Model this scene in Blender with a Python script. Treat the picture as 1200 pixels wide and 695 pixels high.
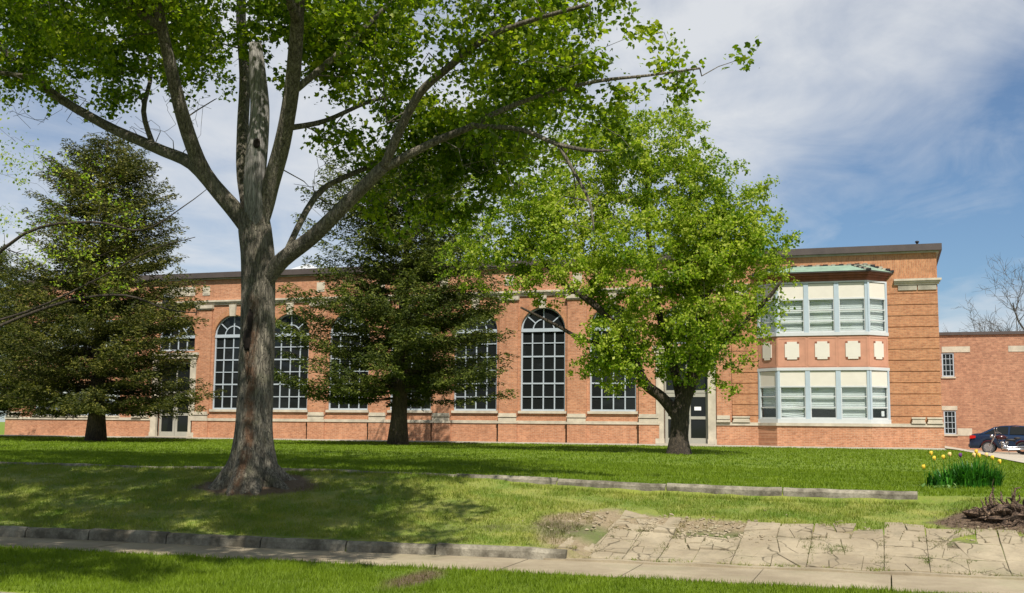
import bpy, math, random
import numpy as np
from mathutils import Vector, Matrix
rng = np.random.default_rng(7)
random.seed(7)
S = bpy.context.scene
C = bpy.context.collection
for o in list(bpy.data.objects): bpy.data.objects.remove(o)

# ------------------------------------------------------------------ camera
YAW, PITCH, ROLL = 0.324933, 0.116558, -0.00970
cy, sy = math.cos(YAW), math.sin(YAW)
fw = Vector((-sy, cy, 0)); rt = Vector((cy, sy, 0)); up = Vector((0, 0, 1))
F_ = fw*math.cos(PITCH) + up*math.sin(PITCH); U_ = -fw*math.sin(PITCH) + up*math.cos(PITCH)
R_ = rt*math.cos(ROLL) - U_*math.sin(ROLL); UU = rt*math.sin(ROLL) + U_*math.cos(ROLL)
cam = bpy.data.cameras.new('camera'); co = bpy.data.objects.new('camera', cam); C.objects.link(co)
m = Matrix((R_, UU, -F_)).transposed().to_4x4(); m.translation = Vector((0, -50, 0.7244)); co.matrix_world = m
cam.sensor_width = 36; cam.lens = 1300/1200*36; cam.clip_end = 4000; cam.clip_start = 0.1
S.camera = co

# ------------------------------------------------------------------ light
SUN_AZ, SUN_EL = math.radians(29), math.radians(54)      # azimuth: to the right of straight in front of the facade
sd = Vector((math.sin(SUN_AZ)*math.cos(SUN_EL), -math.cos(SUN_AZ)*math.cos(SUN_EL), math.sin(SUN_EL)))
sl = bpy.data.lights.new('sun', 'SUN'); sl.energy = 5.0; sl.angle = math.radians(.53); sl.color = (1, .94, .85)
so = bpy.data.objects.new('sun', sl); C.objects.link(so); so.rotation_euler = sd.to_track_quat('Z', 'Y').to_euler()
S.view_settings.view_transform = 'Standard'; S.view_settings.look = 'None'
S.view_settings.exposure = 0.46; S.view_settings.gamma = 1.0

W = bpy.data.worlds.new('World'); S.world = W; W.use_nodes = True
nt = W.node_tree; nt.nodes.clear()
def N(nt, t, **k):
    n = nt.nodes.new(t)
    for a, b in k.items(): setattr(n, a, b)
    return n
def L(nt, a, b): nt.links.new(a, b)
sky = N(nt, 'ShaderNodeTexSky', sky_type='NISHITA'); sky.sun_disc = False
sky.sun_elevation = SUN_EL; sky.sun_rotation = math.pi - SUN_AZ; sky.air_density = 1.0; sky.dust_density = .4; sky.ozone_density = 1.6
tc = N(nt, 'ShaderNodeTexCoord')
sep = N(nt, 'ShaderNodeSeparateXYZ'); L(nt, tc.outputs['Generated'], sep.inputs[0])
ad = N(nt, 'ShaderNodeMath', operation='ADD'); ad.inputs[1].default_value = .12; L(nt, sep.outputs[2], ad.inputs[0])
mx = N(nt, 'ShaderNodeMath', operation='MAXIMUM'); mx.inputs[1].default_value = .02; L(nt, ad.outputs[0], mx.inputs[0])
dv = N(nt, 'ShaderNodeVectorMath', operation='DIVIDE'); cmb = N(nt, 'ShaderNodeCombineXYZ')
L(nt, tc.outputs['Generated'], dv.inputs[0])
for i in range(3): L(nt, mx.outputs[0], cmb.inputs[i])
L(nt, cmb.outputs[0], dv.inputs[1])
SKX, SKY = 15.5, 1.1
mp = N(nt, 'ShaderNodeMapping'); L(nt, dv.outputs[0], mp.inputs[0])
mp.inputs['Location'].default_value = (SKX, SKY, 0); mp.inputs['Rotation'].default_value = (0, 0, math.radians(28)); mp.inputs['Scale'].default_value = (1.0, .62, 0)
n1 = N(nt, 'ShaderNodeTexNoise'); n1.inputs['Scale'].default_value = .75; n1.inputs['Detail'].default_value = 9; n1.inputs['Roughness'].default_value = .52; n1.inputs['Distortion'].default_value = .55
L(nt, mp.outputs[0], n1.inputs['Vector'])
n2 = N(nt, 'ShaderNodeTexNoise'); n2.inputs['Scale'].default_value = 2.6; n2.inputs['Detail'].default_value = 8; n2.inputs['Roughness'].default_value = .6; n2.inputs['Distortion'].default_value = 1.1
L(nt, mp.outputs[0], n2.inputs['Vector'])
ma = N(nt, 'ShaderNodeMath', operation='MULTIPLY_ADD'); ma.inputs[1].default_value = .28; L(nt, n2.outputs[0], ma.inputs[0]); L(nt, n1.outputs[0], ma.inputs[2])
cr = N(nt, 'ShaderNodeValToRGB'); L(nt, ma.outputs[0], cr.inputs[0])
cr.color_ramp.elements[0].position = .53; cr.color_ramp.elements[0].color = (.05, .05, .05, 1)
cr.color_ramp.elements[1].position = .80; cr.color_ramp.elements[1].color = (.93, .93, .93, 1)
mixc = N(nt, 'ShaderNodeMixRGB'); L(nt, cr.outputs[0], mixc.inputs[0])
tint = N(nt, 'ShaderNodeMixRGB', blend_type='MULTIPLY'); tint.inputs[0].default_value = 1; tint.inputs[2].default_value = (.80, 1.02, 1.22, 1); L(nt, sky.outputs[0], tint.inputs[1]); L(nt, tint.outputs[0], mixc.inputs[1])
mixc.inputs[2].default_value = (9.8, 10.1, 10.5, 1)
bg = N(nt, 'ShaderNodeBackground'); bg.inputs['Strength'].default_value = .056; L(nt, mixc.outputs[0], bg.inputs[0])
wo = N(nt, 'ShaderNodeOutputWorld'); L(nt, bg.outputs[0], wo.inputs[0])

# ------------------------------------------------------------------ materials
def newmat(name):
    m = bpy.data.materials.new(name); m.use_nodes = True
    return m, m.node_tree, m.node_tree.nodes['Principled BSDF']
def rgb(c): return (c[0], c[1], c[2], 1)
def noise(nt, scale, detail=4, rough=.55, vec=None, dist=0):
    n = N(nt, 'ShaderNodeTexNoise'); n.inputs['Scale'].default_value = scale; n.inputs['Detail'].default_value = detail
    n.inputs['Roughness'].default_value = rough; n.inputs['Distortion'].default_value = dist
    if vec is not None: L(nt, vec, n.inputs['Vector'])
    return n.outputs[0]
def mix(nt, fac, a, b, mode='MIX'):
    n = N(nt, 'ShaderNodeMixRGB', blend_type=mode)
    for s, v in ((0, fac), (1, a), (2, b)):
        if isinstance(v, (tuple, list)): n.inputs[s].default_value = rgb(v)
        elif isinstance(v, (int, float)): n.inputs[s].default_value = v
        else: L(nt, v, n.inputs[s])
    return n.outputs[0]
def ramp(nt, v, pts):
    n = N(nt, 'ShaderNodeValToRGB'); L(nt, v, n.inputs[0]); e = n.color_ramp.elements
    while len(e) < len(pts): e.new(.5)
    for i, (p, c) in enumerate(pts):
        e[i].position = p; e[i].color = rgb(c) if isinstance(c, (tuple, list)) else (c, c, c, 1)
    return n.outputs[0]
def bump(nt, h, p, strength=.4, dist=.02):
    b = N(nt, 'ShaderNodeBump'); b.inputs['Strength'].default_value = strength; b.inputs['Distance'].default_value = dist
    L(nt, h, b.inputs['Height']); L(nt, b.outputs[0], p.inputs['Normal'])
def objco(nt): return N(nt, 'ShaderNodeTexCoord').outputs['Object']
def plain(name, col, rough=.6, var=.15, scale=3, metal=0, bmp=.1, fine=40):
    m, nt, p = newmat(name); v = objco(nt)
    n = noise(nt, scale, 5, .6, v); n2 = noise(nt, fine, 3, .6, v)
    a = tuple(min(1, x*(1-var)) for x in col); b = tuple(min(1, x*(1+var)) for x in col)
    c = mix(nt, ramp(nt, n, [(.3, 0), (.7, 1)]), a, b)
    L(nt, c, p.inputs['Base Color']); p.inputs['Roughness'].default_value = rough; p.inputs['Metallic'].default_value = metal
    if bmp: bump(nt, n2, p, bmp, .01)
    return m
def brick(name, c1, c2, mortar, bw=.215, rh=.07, soldier=False):
    m, nt, p = newmat(name); v = objco(nt)
    s = N(nt, 'ShaderNodeSeparateXYZ'); L(nt, v, s.inputs[0])
    a = N(nt, 'ShaderNodeMath', operation='ADD'); L(nt, s.outputs[0], a.inputs[0]); L(nt, s.outputs[1], a.inputs[1])
    c = N(nt, 'ShaderNodeCombineXYZ')
    if soldier: L(nt, s.outputs[2], c.inputs[0]); L(nt, a.outputs[0], c.inputs[1])
    else: L(nt, a.outputs[0], c.inputs[0]); L(nt, s.outputs[2], c.inputs[1])
    b = N(nt, 'ShaderNodeTexBrick'); L(nt, c.outputs[0], b.inputs['Vector'])
    b.inputs['Scale'].default_value = 1; b.inputs['Brick Width'].default_value = bw; b.inputs['Row Height'].default_value = rh
    b.inputs['Mortar Size'].default_value = .006; b.inputs['Mortar Smooth'].default_value = .3; b.inputs['Bias'].default_value = -.15
    b.inputs['Color1'].default_value = rgb(c1); b.inputs['Color2'].default_value = rgb(c2); b.inputs['Mortar'].default_value = rgb(mortar)
    big = noise(nt, .45, 6, .6, v); mid = noise(nt, 5, 4, .6, v)
    col = mix(nt, ramp(nt, big, [(.35, 0.0), (.7, .5)]), b.outputs[0], tuple(x*.72 for x in c1))
    col = mix(nt, ramp(nt, mid, [(.45, 0.0), (.75, .45)]), col, tuple(min(1, x*1.35) for x in c2))
    # odd dark bricks
    w = N(nt, 'ShaderNodeTexWhiteNoise'); w.noise_dimensions = '2D'
    sn = N(nt, 'ShaderNodeVectorMath', operation='SNAP'); sn.inputs[1].default_value = (bw, rh, 1); L(nt, c.outputs[0], sn.inputs[0]); L(nt, sn.outputs[0], w.inputs['Vector'])
    mst = N(nt, 'ShaderNodeMapping'); mst.inputs['Scale'].default_value = (1/bw, 1/rh, 1); L(nt, c.outputs[0], mst.inputs[0])
    sp = noise(nt, 1.1, 3, .7, mst.outputs[0]); col = mix(nt, ramp(nt, sp, [(.50, 0.0), (.68, .55)]), col, tuple(x*.42 for x in c1))
    stn = N(nt, 'ShaderNodeMapping'); stn.inputs['Scale'].default_value = (2.2, .25, 1); L(nt, c.outputs[0], stn.inputs[0])
    col = mix(nt, ramp(nt, noise(nt, 1.0, 5, .6, stn.outputs[0]), [(.5, 0.0), (.75, .28)]), col, tuple(x*.5 for x in c1))
    L(nt, col, p.inputs['Base Color']); p.inputs['Roughness'].default_value = .9
    inv = N(nt, 'ShaderNodeMath', operation='SUBTRACT'); inv.inputs[0].default_value = 1; L(nt, b.outputs['Fac'], inv.inputs[1])
    bump(nt, inv.outputs[0], p, .6, .008)
    return m
def leafmat(name, dark, mid, light, trans=.45, rough=.5, clump=1.2):
    m, nt, p = newmat(name); v = objco(nt)
    g = N(nt, 'ShaderNodeNewGeometry')
    r = g.outputs['Random Per Island']
    nz = noise(nt, clump, 3, .6, v)
    a = N(nt, 'ShaderNodeMath', operation='MULTIPLY_ADD'); a.inputs[1].default_value = .5; L(nt, r, a.inputs[0]); L(nt, nz, a.inputs[2])
    col = ramp(nt, a.outputs[0], [(.42, dark), (.75, mid), (1.02, light)])
    L(nt, col, p.inputs['Base Color']); p.inputs['Roughness'].default_value = rough
    p.inputs['Specular IOR Level'].default_value = .25
    t = N(nt, 'ShaderNodeBsdfTranslucent'); tcol = mix(nt, 1.0, col, (1.25, 1.45, .55), 'MULTIPLY'); L(nt, tcol, t.inputs[0])
    ms = N(nt, 'ShaderNodeMixShader'); ms.inputs[0].default_value = trans
    L(nt, p.outputs[0], ms.inputs[1]); L(nt, t.outputs[0], ms.inputs[2])
    L(nt, ms.outputs[0], nt.nodes['Material Output'].inputs[0])
    return m
def barkmat(name, a, b, vscale=(9, 9, 1.6), bs=.8, moss=None):
    m, nt, p = newmat(name); v = objco(nt)
    mpn = N(nt, 'ShaderNodeMapping'); mpn.inputs['Scale'].default_value = vscale; L(nt, v, mpn.inputs[0])
    n = noise(nt, 2.2, 7, .68, mpn.outputs[0], .6); n2 = noise(nt, 1.3, 4, .6, v)
    col = mix(nt, ramp(nt, n, [(.38, 0), (.62, 1)]), a, b)
    col = mix(nt, ramp(nt, n2, [(.4, 0.0), (.7, .55)]), col, tuple(x*.5 for x in a))
    if moss: col = mix(nt, ramp(nt, noise(nt, 3.1, 5, .65, v), [(.52, 0.0), (.7, .6)]), col, moss)
    L(nt, col, p.inputs['Base Color']); p.inputs['Roughness'].default_value = .95
    vo = N(nt, 'ShaderNodeTexVoronoi'); vo.feature = 'DISTANCE_TO_EDGE'; vo.inputs['Scale'].default_value = 2.6; wv = N(nt, 'ShaderNodeVectorMath', operation='ADD'); L(nt, mpn.outputs[0], wv.inputs[0])
    nv = N(nt, 'ShaderNodeTexNoise'); nv.inputs['Scale'].default_value = 1.5; L(nt, mpn.outputs[0], nv.inputs['Vector']); L(nt, nv.outputs['Color'], wv.inputs[1]); L(nt, wv.outputs[0], vo.inputs['Vector'])
    crk = ramp(nt, vo.outputs['Distance'], [(0, .45), (.12, 1)]); col = mix(nt, 1.0, col, crk, 'MULTIPLY'); L(nt, col, p.inputs['Base Color'])
    hh = N(nt, 'ShaderNodeMath', operation='MULTIPLY'); L(nt, n, hh.inputs[0]); L(nt, crk, hh.inputs[1])
    bump(nt, hh.outputs[0], p, bs, .06)
    return m, nt, p, col

M = {}
M['brick'] = brick('brick', (.40, .168, .082), (.53, .255, .138), (.52, .41, .30))
M['brick_orange'] = brick('brick_orange', (.37, .155, .072), (.50, .24, .115), (.46, .33, .2))
M['brick_soldier'] = brick('brick_soldier', (.37, .155, .072), (.50, .24, .115), (.46, .33, .2), soldier=True)
M['brick_red'] = brick('brick_red', (.34, .16, .095), (.47, .245, .145), (.33, .22, .15), bw=.3, rh=.1)
M['stone'] = plain('stone', (.46, .41, .32), .85, .2, 2.5, bmp=.3)
M['stone_dark'] = plain('stone_dark', (.30, .28, .22), .9, .35, 2.0, bmp=.3)
M['terracotta'] = plain('terracotta', (.46, .225, .145), .8, .1, 3)
M['cream'] = plain('cream', (.60, .565, .49), .6, .04, 2)
M['frame'] = plain('frame', (.37, .42, .46), .5, .06, 3)
M['frame_blue'] = plain('frame_blue', (.36, .43, .48), .5, .06, 3)
M['white'] = plain('white', (.50, .52, .52), .5, .05, 3)
M['coping'] = plain('coping', (.065, .05, .045), .6, .2, 2)
M['wood_red'] = plain('wood_red', (.19, .062, .03), .7, .25, 4)
M['copper'] = plain('copper', (.19, .28, .21), .7, .2, 2.2)
M['door'] = plain('door', (.33, .32, .27), .5, .08, 3)
M['dark_metal'] = plain('dark_metal', (.03, .03, .032), .45, .2, 5, .3)
M['blind'] = plain('blind', (.62, .65, .62), .7, .06, 4)
M['room'] = plain('room', (.02, .018, .015), .9, .2, 2)  # near-black colour stands for the darkness of unlit rooms behind windows
M['roofing'] = plain('roofing', (.08, .08, .08), .9, .2, 1)
M['concrete'] = plain('concrete', (.36, .325, .26), .9, .14, 1.1, bmp=.4)
M['chrome'] = plain('chrome', (.45, .45, .46), .28, .05, 3, 1.0, bmp=0)
M['tyre'] = plain('tyre', (.02, .02, .02), .8, .1, 5)
M['rim'] = plain('rim', (.4, .4, .42), .3, .1, 5, .8)
M['car_blue'] = plain('car_blue', (.010, .026, .065), .22, .1, 1, .3, bmp=0)
M['bike_paint'] = plain('bike_paint', (.04, .008, .01), .2, .1, 1, .2, bmp=0)
M['seat'] = plain('seat', (.015, .014, .013), .6, .1, 5)
M['tail_red'] = plain('tail_red', (.5, .012, .01), .2, .1, 5)
M['paper'] = plain('paper', (.8, .8, .8), .8, .02, 2)
M['yellow'] = plain('yellow', (.85, .58, .06), .5, .12, 30, bmp=0)
M['cream_flower'] = plain('cream_flower', (.85, .62, .25), .5, .12, 30, bmp=0)
M['purple'] = plain('purple', (.16, .05, .2), .5, .2, 30, bmp=0)
M['plant'] = leafmat('plant', (.012, .055, .006), (.03, .13, .012), (.07, .24, .02), .3, .4, 6)
M['pale_plant'] = leafmat('pale_plant', (.06, .13, .03), (.13, .24, .06), (.28, .38, .14), .3, .5, 6)
M['maple_leaf'] = leafmat('maple_leaf', (.04, .08, .004), (.14, .21, .008), (.33, .38, .02), .55, .45, .8)
M['spring_leaf'] = leafmat('spring_leaf', (.055, .13, .006), (.235, .315, .02), (.46, .49, .08), .5, .5, .5)
M['needle'] = leafmat('needle', (.016, .024, .005), (.060, .070, .012), (.16, .15, .025), .25, .7, .7)
M['needle_green'] = leafmat('needle_green', (.016, .028, .005), (.060, .082, .012), (.15, .17, .025), .25, .7, .7)
bm_, nt, p, col = barkmat('maple_bark', (.10, .085, .062), (.36, .32, .245), (11, 11, 1.8), .9, (.14, .14, .07))
M['maple_bark'] = bm_
# the rotten streak down the face of the trunk: brown wood, in object space of the trunk
v = objco(nt); s = N(nt, 'ShaderNodeSeparateXYZ'); L(nt, v, s.inputs[0])
wob = noise(nt, 1.6, 3, .5, v)
xx = N(nt, 'ShaderNodeMath', operation='MULTIPLY_ADD'); xx.inputs[1].default_value = .22; L(nt, wob, xx.inputs[0]); L(nt, s.outputs[0], xx.inputs[2])
dd = N(nt, 'ShaderNodeMath', operation='SUBTRACT'); dd.inputs[1].default_value = .14; L(nt, xx.outputs[0], dd.inputs[0])
ab = N(nt, 'ShaderNodeMath', operation='ABSOLUTE'); L(nt, dd.outputs[0], ab.inputs[0])
st = ramp(nt, ab.outputs[0], [(.05, 1), (.12, 0)])
yy = ramp(nt, s.outputs[1], [(0.0, 1), (.02, 0)])
zz = ramp(nt, N(nt, 'ShaderNodeMath').outputs[0], [(0, 1), (1, 1)])
zm = N(nt, 'ShaderNodeMapRange'); zm.inputs[1].default_value = 3.0; zm.inputs[2].default_value = 3.4; zm.inputs[3].default_value = 1; zm.inputs[4].default_value = 0; L(nt, s.outputs[2], zm.inputs[0])
f1 = N(nt, 'ShaderNodeMath', operation='MULTIPLY'); L(nt, st, f1.inputs[0]); L(nt, zm.outputs[0], f1.inputs[1])
ylt = N(nt, 'ShaderNodeMath', operation='LESS_THAN'); ylt.inputs[1].default_value = 0; L(nt, s.outputs[1], ylt.inputs[0])
f3 = N(nt, 'ShaderNodeMath', operation='MULTIPLY'); L(nt, f1.outputs[0], f3.inputs[0]); L(nt, ramp(nt, noise(nt, 4, 5, .7, v), [(.38, .1), (.55, 1)]), f3.inputs[1])
f2 = N(nt, 'ShaderNodeMath', operation='MULTIPLY'); L(nt, f3.outputs[0], f2.inputs[0]); L(nt, ylt.outputs[0], f2.inputs[1])
wood = mix(nt, noise(nt, 9, 4, .6, v), (.05, .026, .013), (.19, .105, .055))
L(nt, mix(nt, f2.outputs[0], col, wood), p.inputs['Base Color'])
M['dead_wood'] = barkmat('dead_wood', (.16, .15, .135), (.42, .40, .37), (10, 10, .8), .5)[0]
M['rot'] = plain('rot', (.016, .009, .006), .95, .5, 9, bmp=.6)
M['bark'] = barkmat('bark', (.028, .02, .013), (.10, .075, .05))[0]
M['bark_conifer'] = barkmat('bark_conifer', (.05, .035, .024), (.15, .105, .07))[0]
M['bark_grey'] = barkmat('bark_grey', (.10, .085, .07), (.20, .18, .155))[0]
M['stump'] = barkmat('stump', (.07, .042, .027), (.30, .20, .13), (7, 7, 7), 1.0)[0]

def glass(name, trans):
    m, nt, p = newmat(name)
    p.inputs['Base Color'].default_value = (.012, .014, .014, 1); p.inputs['Roughness'].default_value = .04; p.inputs['Specular IOR Level'].default_value = .25
    if trans:
        t = N(nt, 'ShaderNodeBsdfTransparent'); t.inputs[0].default_value = (.92, .94, .94, 1)
        gl = N(nt, 'ShaderNodeBsdfGlossy'); gl.inputs['Roughness'].default_value = .02
        lw = N(nt, 'ShaderNodeLayerWeight'); pw = N(nt, 'ShaderNodeMath', operation='POWER'); pw.inputs[1].default_value = 4; L(nt, lw.outputs['Facing'], pw.inputs[0])
        fr = N(nt, 'ShaderNodeMath', operation='MULTIPLY_ADD'); fr.inputs[1].default_value = .6; fr.inputs[2].default_value = .06; L(nt, pw.outputs[0], fr.inputs[0])
        ms = N(nt, 'ShaderNodeMixShader'); L(nt, fr.outputs[0], ms.inputs[0]); L(nt, t.outputs[0], ms.inputs[1]); L(nt, gl.outputs[0], ms.inputs[2])
        ms = N(nt, 'ShaderNodeMixShader'); L(nt, fr.outputs[0], ms.inputs[0]); L(nt, t.outputs[0], ms.inputs[1]); L(nt, gl.outputs[0], ms.inputs[2])
        L(nt, ms.outputs[0], nt.nodes['Material Output'].inputs[0])
    return m
M['glass'] = glass('glass', False); M['clear_glass'] = glass('clear_glass', True)

def ground_color(nt):
    """turf colour by world position: lush on the level lawn and verge, drier on the bank, bare earth here and there"""
    g = N(nt, 'ShaderNodeNewGeometry'); P = g.outputs['Position']
    s = N(nt, 'ShaderNodeSeparateXYZ'); L(nt, P, s.inputs[0])
    nb = noise(nt, .35, 4, .6, P); nm = noise(nt, 1.7, 5, .65, P, .4); nf = noise(nt, 14, 3, .6, P)
    lush = mix(nt, ramp(nt, nm, [(.3, 0), (.7, 1)]), (.070, .125, .003), (.155, .225, .006))
    lush = mix(nt, ramp(nt, nb, [(.35, 0.0), (.7, .5)]), lush, (.17, .23, .012))
    dry = mix(nt, ramp(nt, nm, [(.34, 0), (.66, 1)]), (.115, .19, .013), (.28, .29, .055))
    dry = mix(nt, ramp(nt, nf, [(.45, 0.0), (.7, .35)]), dry, (.22, .20, .07))
    def mr(src, a, b):
        r = N(nt, 'ShaderNodeMapRange'); r.interpolation_type = 'SMOOTHSTEP'
        r.inputs[1].default_value = a; r.inputs[2].default_value = b; L(nt, src, r.inputs[0]); return r.outputs[0]
    wob = N(nt, 'ShaderNodeMath', operation='MULTIPLY_ADD'); wob.inputs[1].default_value = .8; L(nt, nm, wob.inputs[0]); L(nt, s.outputs[1], wob.inputs[2])
    up_ = mr(wob.outputs[0], -31.7, -31.3)     # 1 on the lawn
    lo_ = mr(wob.outputs[0], -36.3, -36.5)     # 1 on the verge
    mm = N(nt, 'ShaderNodeMath', operation='MAXIMUM'); L(nt, up_, mm.inputs[0]); L(nt, lo_, mm.inputs[1])
    c = mix(nt, mm.outputs[0], dry, lush)
    # earth around the maple's foot and a few worn spots
    def spot(c, x, y, rx, ry, col, soft=.5):
        sb = N(nt, 'ShaderNodeVectorMath', operation='SUBTRACT'); sb.inputs[1].default_value = (x, y, 0); L(nt, P, sb.inputs[0])
        ml = N(nt, 'ShaderNodeVectorMath', operation='MULTIPLY'); ml.inputs[1].default_value = (1/rx, 1/ry, 0); L(nt, sb.outputs[0], ml.inputs[0])
        ln = N(nt, 'ShaderNodeVectorMath', operation='LENGTH'); L(nt, ml.outputs[0], ln.inputs[0])
        a = N(nt, 'ShaderNodeMath', operation='MULTIPLY_ADD'); a.inputs[1].default_value = .9; L(nt, nm, a.inputs[0]); L(nt, ln.outputs['Value'], a.inputs[2])
        r = mr(a.outputs[0], 1.45+soft*.2, 1.45-soft*.5)
        return mix(nt, r, c, col)
    earth = mix(nt, nf, (.07, .045, .025), (.19, .13, .08))
    sand = mix(nt, nf, (.17, .12, .065), (.40, .32, .20))
    c = spot(c, -10.2, -33.25, 1.25, .8, earth)
    c = spot(c, -3.9, -34.6, 1.0, 1.2, sand); c = spot(c, -2.6, -34.3, 1.5, .75, sand); c = spot(c, -.9, -34.3, .9, .45, sand)
    c = spot(c, .5, -34.8, 6.0, .75, mix(nt, ramp(nt, nm, [(.4, 0), (.6, 1)]), (.15, .12, .07), (.11, .15, .03))); c = spot(c, 1.5, -33.2, 1.0, .5, earth)
    c = spot(c, -5.2, -38.0, .25, .8, earth, 1.2); c = spot(c, -4.4, -40, 1.2, .6, earth, .8); c = spot(c, -4.6, -36.0, .8, .2, earth)
    return c, nf
m_, nt, p = newmat('turf'); c, nf = ground_color(nt); L(nt, c, p.inputs['Base Color']); p.inputs['Roughness'].default_value = .95
nbp = noise(nt, 26, 5, .7, N(nt, 'ShaderNodeNewGeometry').outputs['Position']); bump(nt, nbp, p, .9, .05); M['turf'] = m_
m_, nt, p = newmat('grass_blade'); c, nf = ground_color(nt)
r = N(nt, 'ShaderNodeNewGeometry').outputs['Random Per Island']
c = mix(nt, ramp(nt, r, [(.0, 0.0), (1, .55)]), c, mix(nt, .5, c, (.20, .30, .03)))
L(nt, c, p.inputs['Base Color']); p.inputs['Roughness'].default_value = .6; p.inputs['Specular IOR Level'].default_value = .2
t = N(nt, 'ShaderNodeBsdfTranslucent'); L(nt, mix(nt, 1.0, c, (1.3, 1.4, .8), 'MULTIPLY'), t.inputs[0]); ms = N(nt, 'ShaderNodeMixShader'); ms.inputs[0].default_value = .35
L(nt, p.outputs[0], ms.inputs[1]); L(nt, t.outputs[0], ms.inputs[2]); L(nt, ms.outputs[0], nt.nodes['Material Output'].inputs[0]); M['grass_blade'] = m_
M['asphalt'] = plain('asphalt', (.06, .058, .055), .9, .2, 2, bmp=.5)
m_, nt, p = newmat('worn_concrete'); v = objco(nt)
a = noise(nt, 1.2, 6, .65, v); b = noise(nt, 18, 5, .7, v)
c = mix(nt, ramp(nt, a, [(.35, 0), (.65, 1)]), (.225, .18, .115), (.355, .297, .20)); c = mix(nt, ramp(nt, b, [(.42, .0), (.68, .45)]), c, (.24, .20, .14))
c = mix(nt, ramp(nt, noise(nt, .55, 5, .7, v), [(.55, 0.0), (.68, .4)]), c, (.24, .23, .13))
L(nt, c, p.inputs['Base Color']); p.inputs['Roughness'].default_value = .95; bump(nt, b, p, .6, .012); M['worn'] = m_
m_ = m_.copy(); m_.name = 'cracked_concrete'; nt = m_.node_tree; p = nt.nodes['Principled BSDF']; v = objco(nt); src = p.inputs['Base Color'].links[0].from_socket
wn = N(nt, 'ShaderNodeTexNoise'); wn.inputs['Scale'].default_value = 2.5; wn.inputs['Detail'].default_value = 4; L(nt, v, wn.inputs['Vector'])
av = N(nt, 'ShaderNodeVectorMath', operation='MULTIPLY_ADD'); av.inputs[1].default_value = (.35, .35, 0); L(nt, wn.outputs['Color'], av.inputs[0]); L(nt, v, av.inputs[2])
vo = N(nt, 'ShaderNodeTexVoronoi'); vo.feature = 'DISTANCE_TO_EDGE'; vo.inputs['Scale'].default_value = 1.9; L(nt, av.outputs[0], vo.inputs['Vector'])
ck = ramp(nt, vo.outputs['Distance'], [(.006, .9), (.026, 0)])
brk = ramp(nt, noise(nt, 1.1, 3, .6, v), [(.45, 0), (.55, 1)]); ckm = N(nt, 'ShaderNodeMath', operation='MULTIPLY'); L(nt, ck, ckm.inputs[0]); L(nt, brk, ckm.inputs[1])
c = mix(nt, ckm.outputs[0], src, (.07, .055, .03)); c = mix(nt, ramp(nt, noise(nt, 3.2, 5, .7, v), [(.5, 0.0), (.7, .55)]), c, (.15, .13, .085)); L(nt, c, p.inputs['Base Color']); M['cracked'] = m_
m_, nt, p = newmat('kerb_stone'); v = objco(nt)
a = noise(nt, 2.2, 6, .7, v); b = noise(nt, 25, 4, .7, v)
c = mix(nt, ramp(nt, a, [(.4, 0), (.62, 1)]), (.09, .078, .055), (.30, .27, .205)); c = mix(nt, ramp(nt, b, [(.45, 0.0), (.7, .5)]), c, (.10, .09, .06))
L(nt, c, p.inputs['Base Color']); p.inputs['Roughness'].default_value = .95; bump(nt, b, p, .8, .015); M['kerb'] = m_

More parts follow.
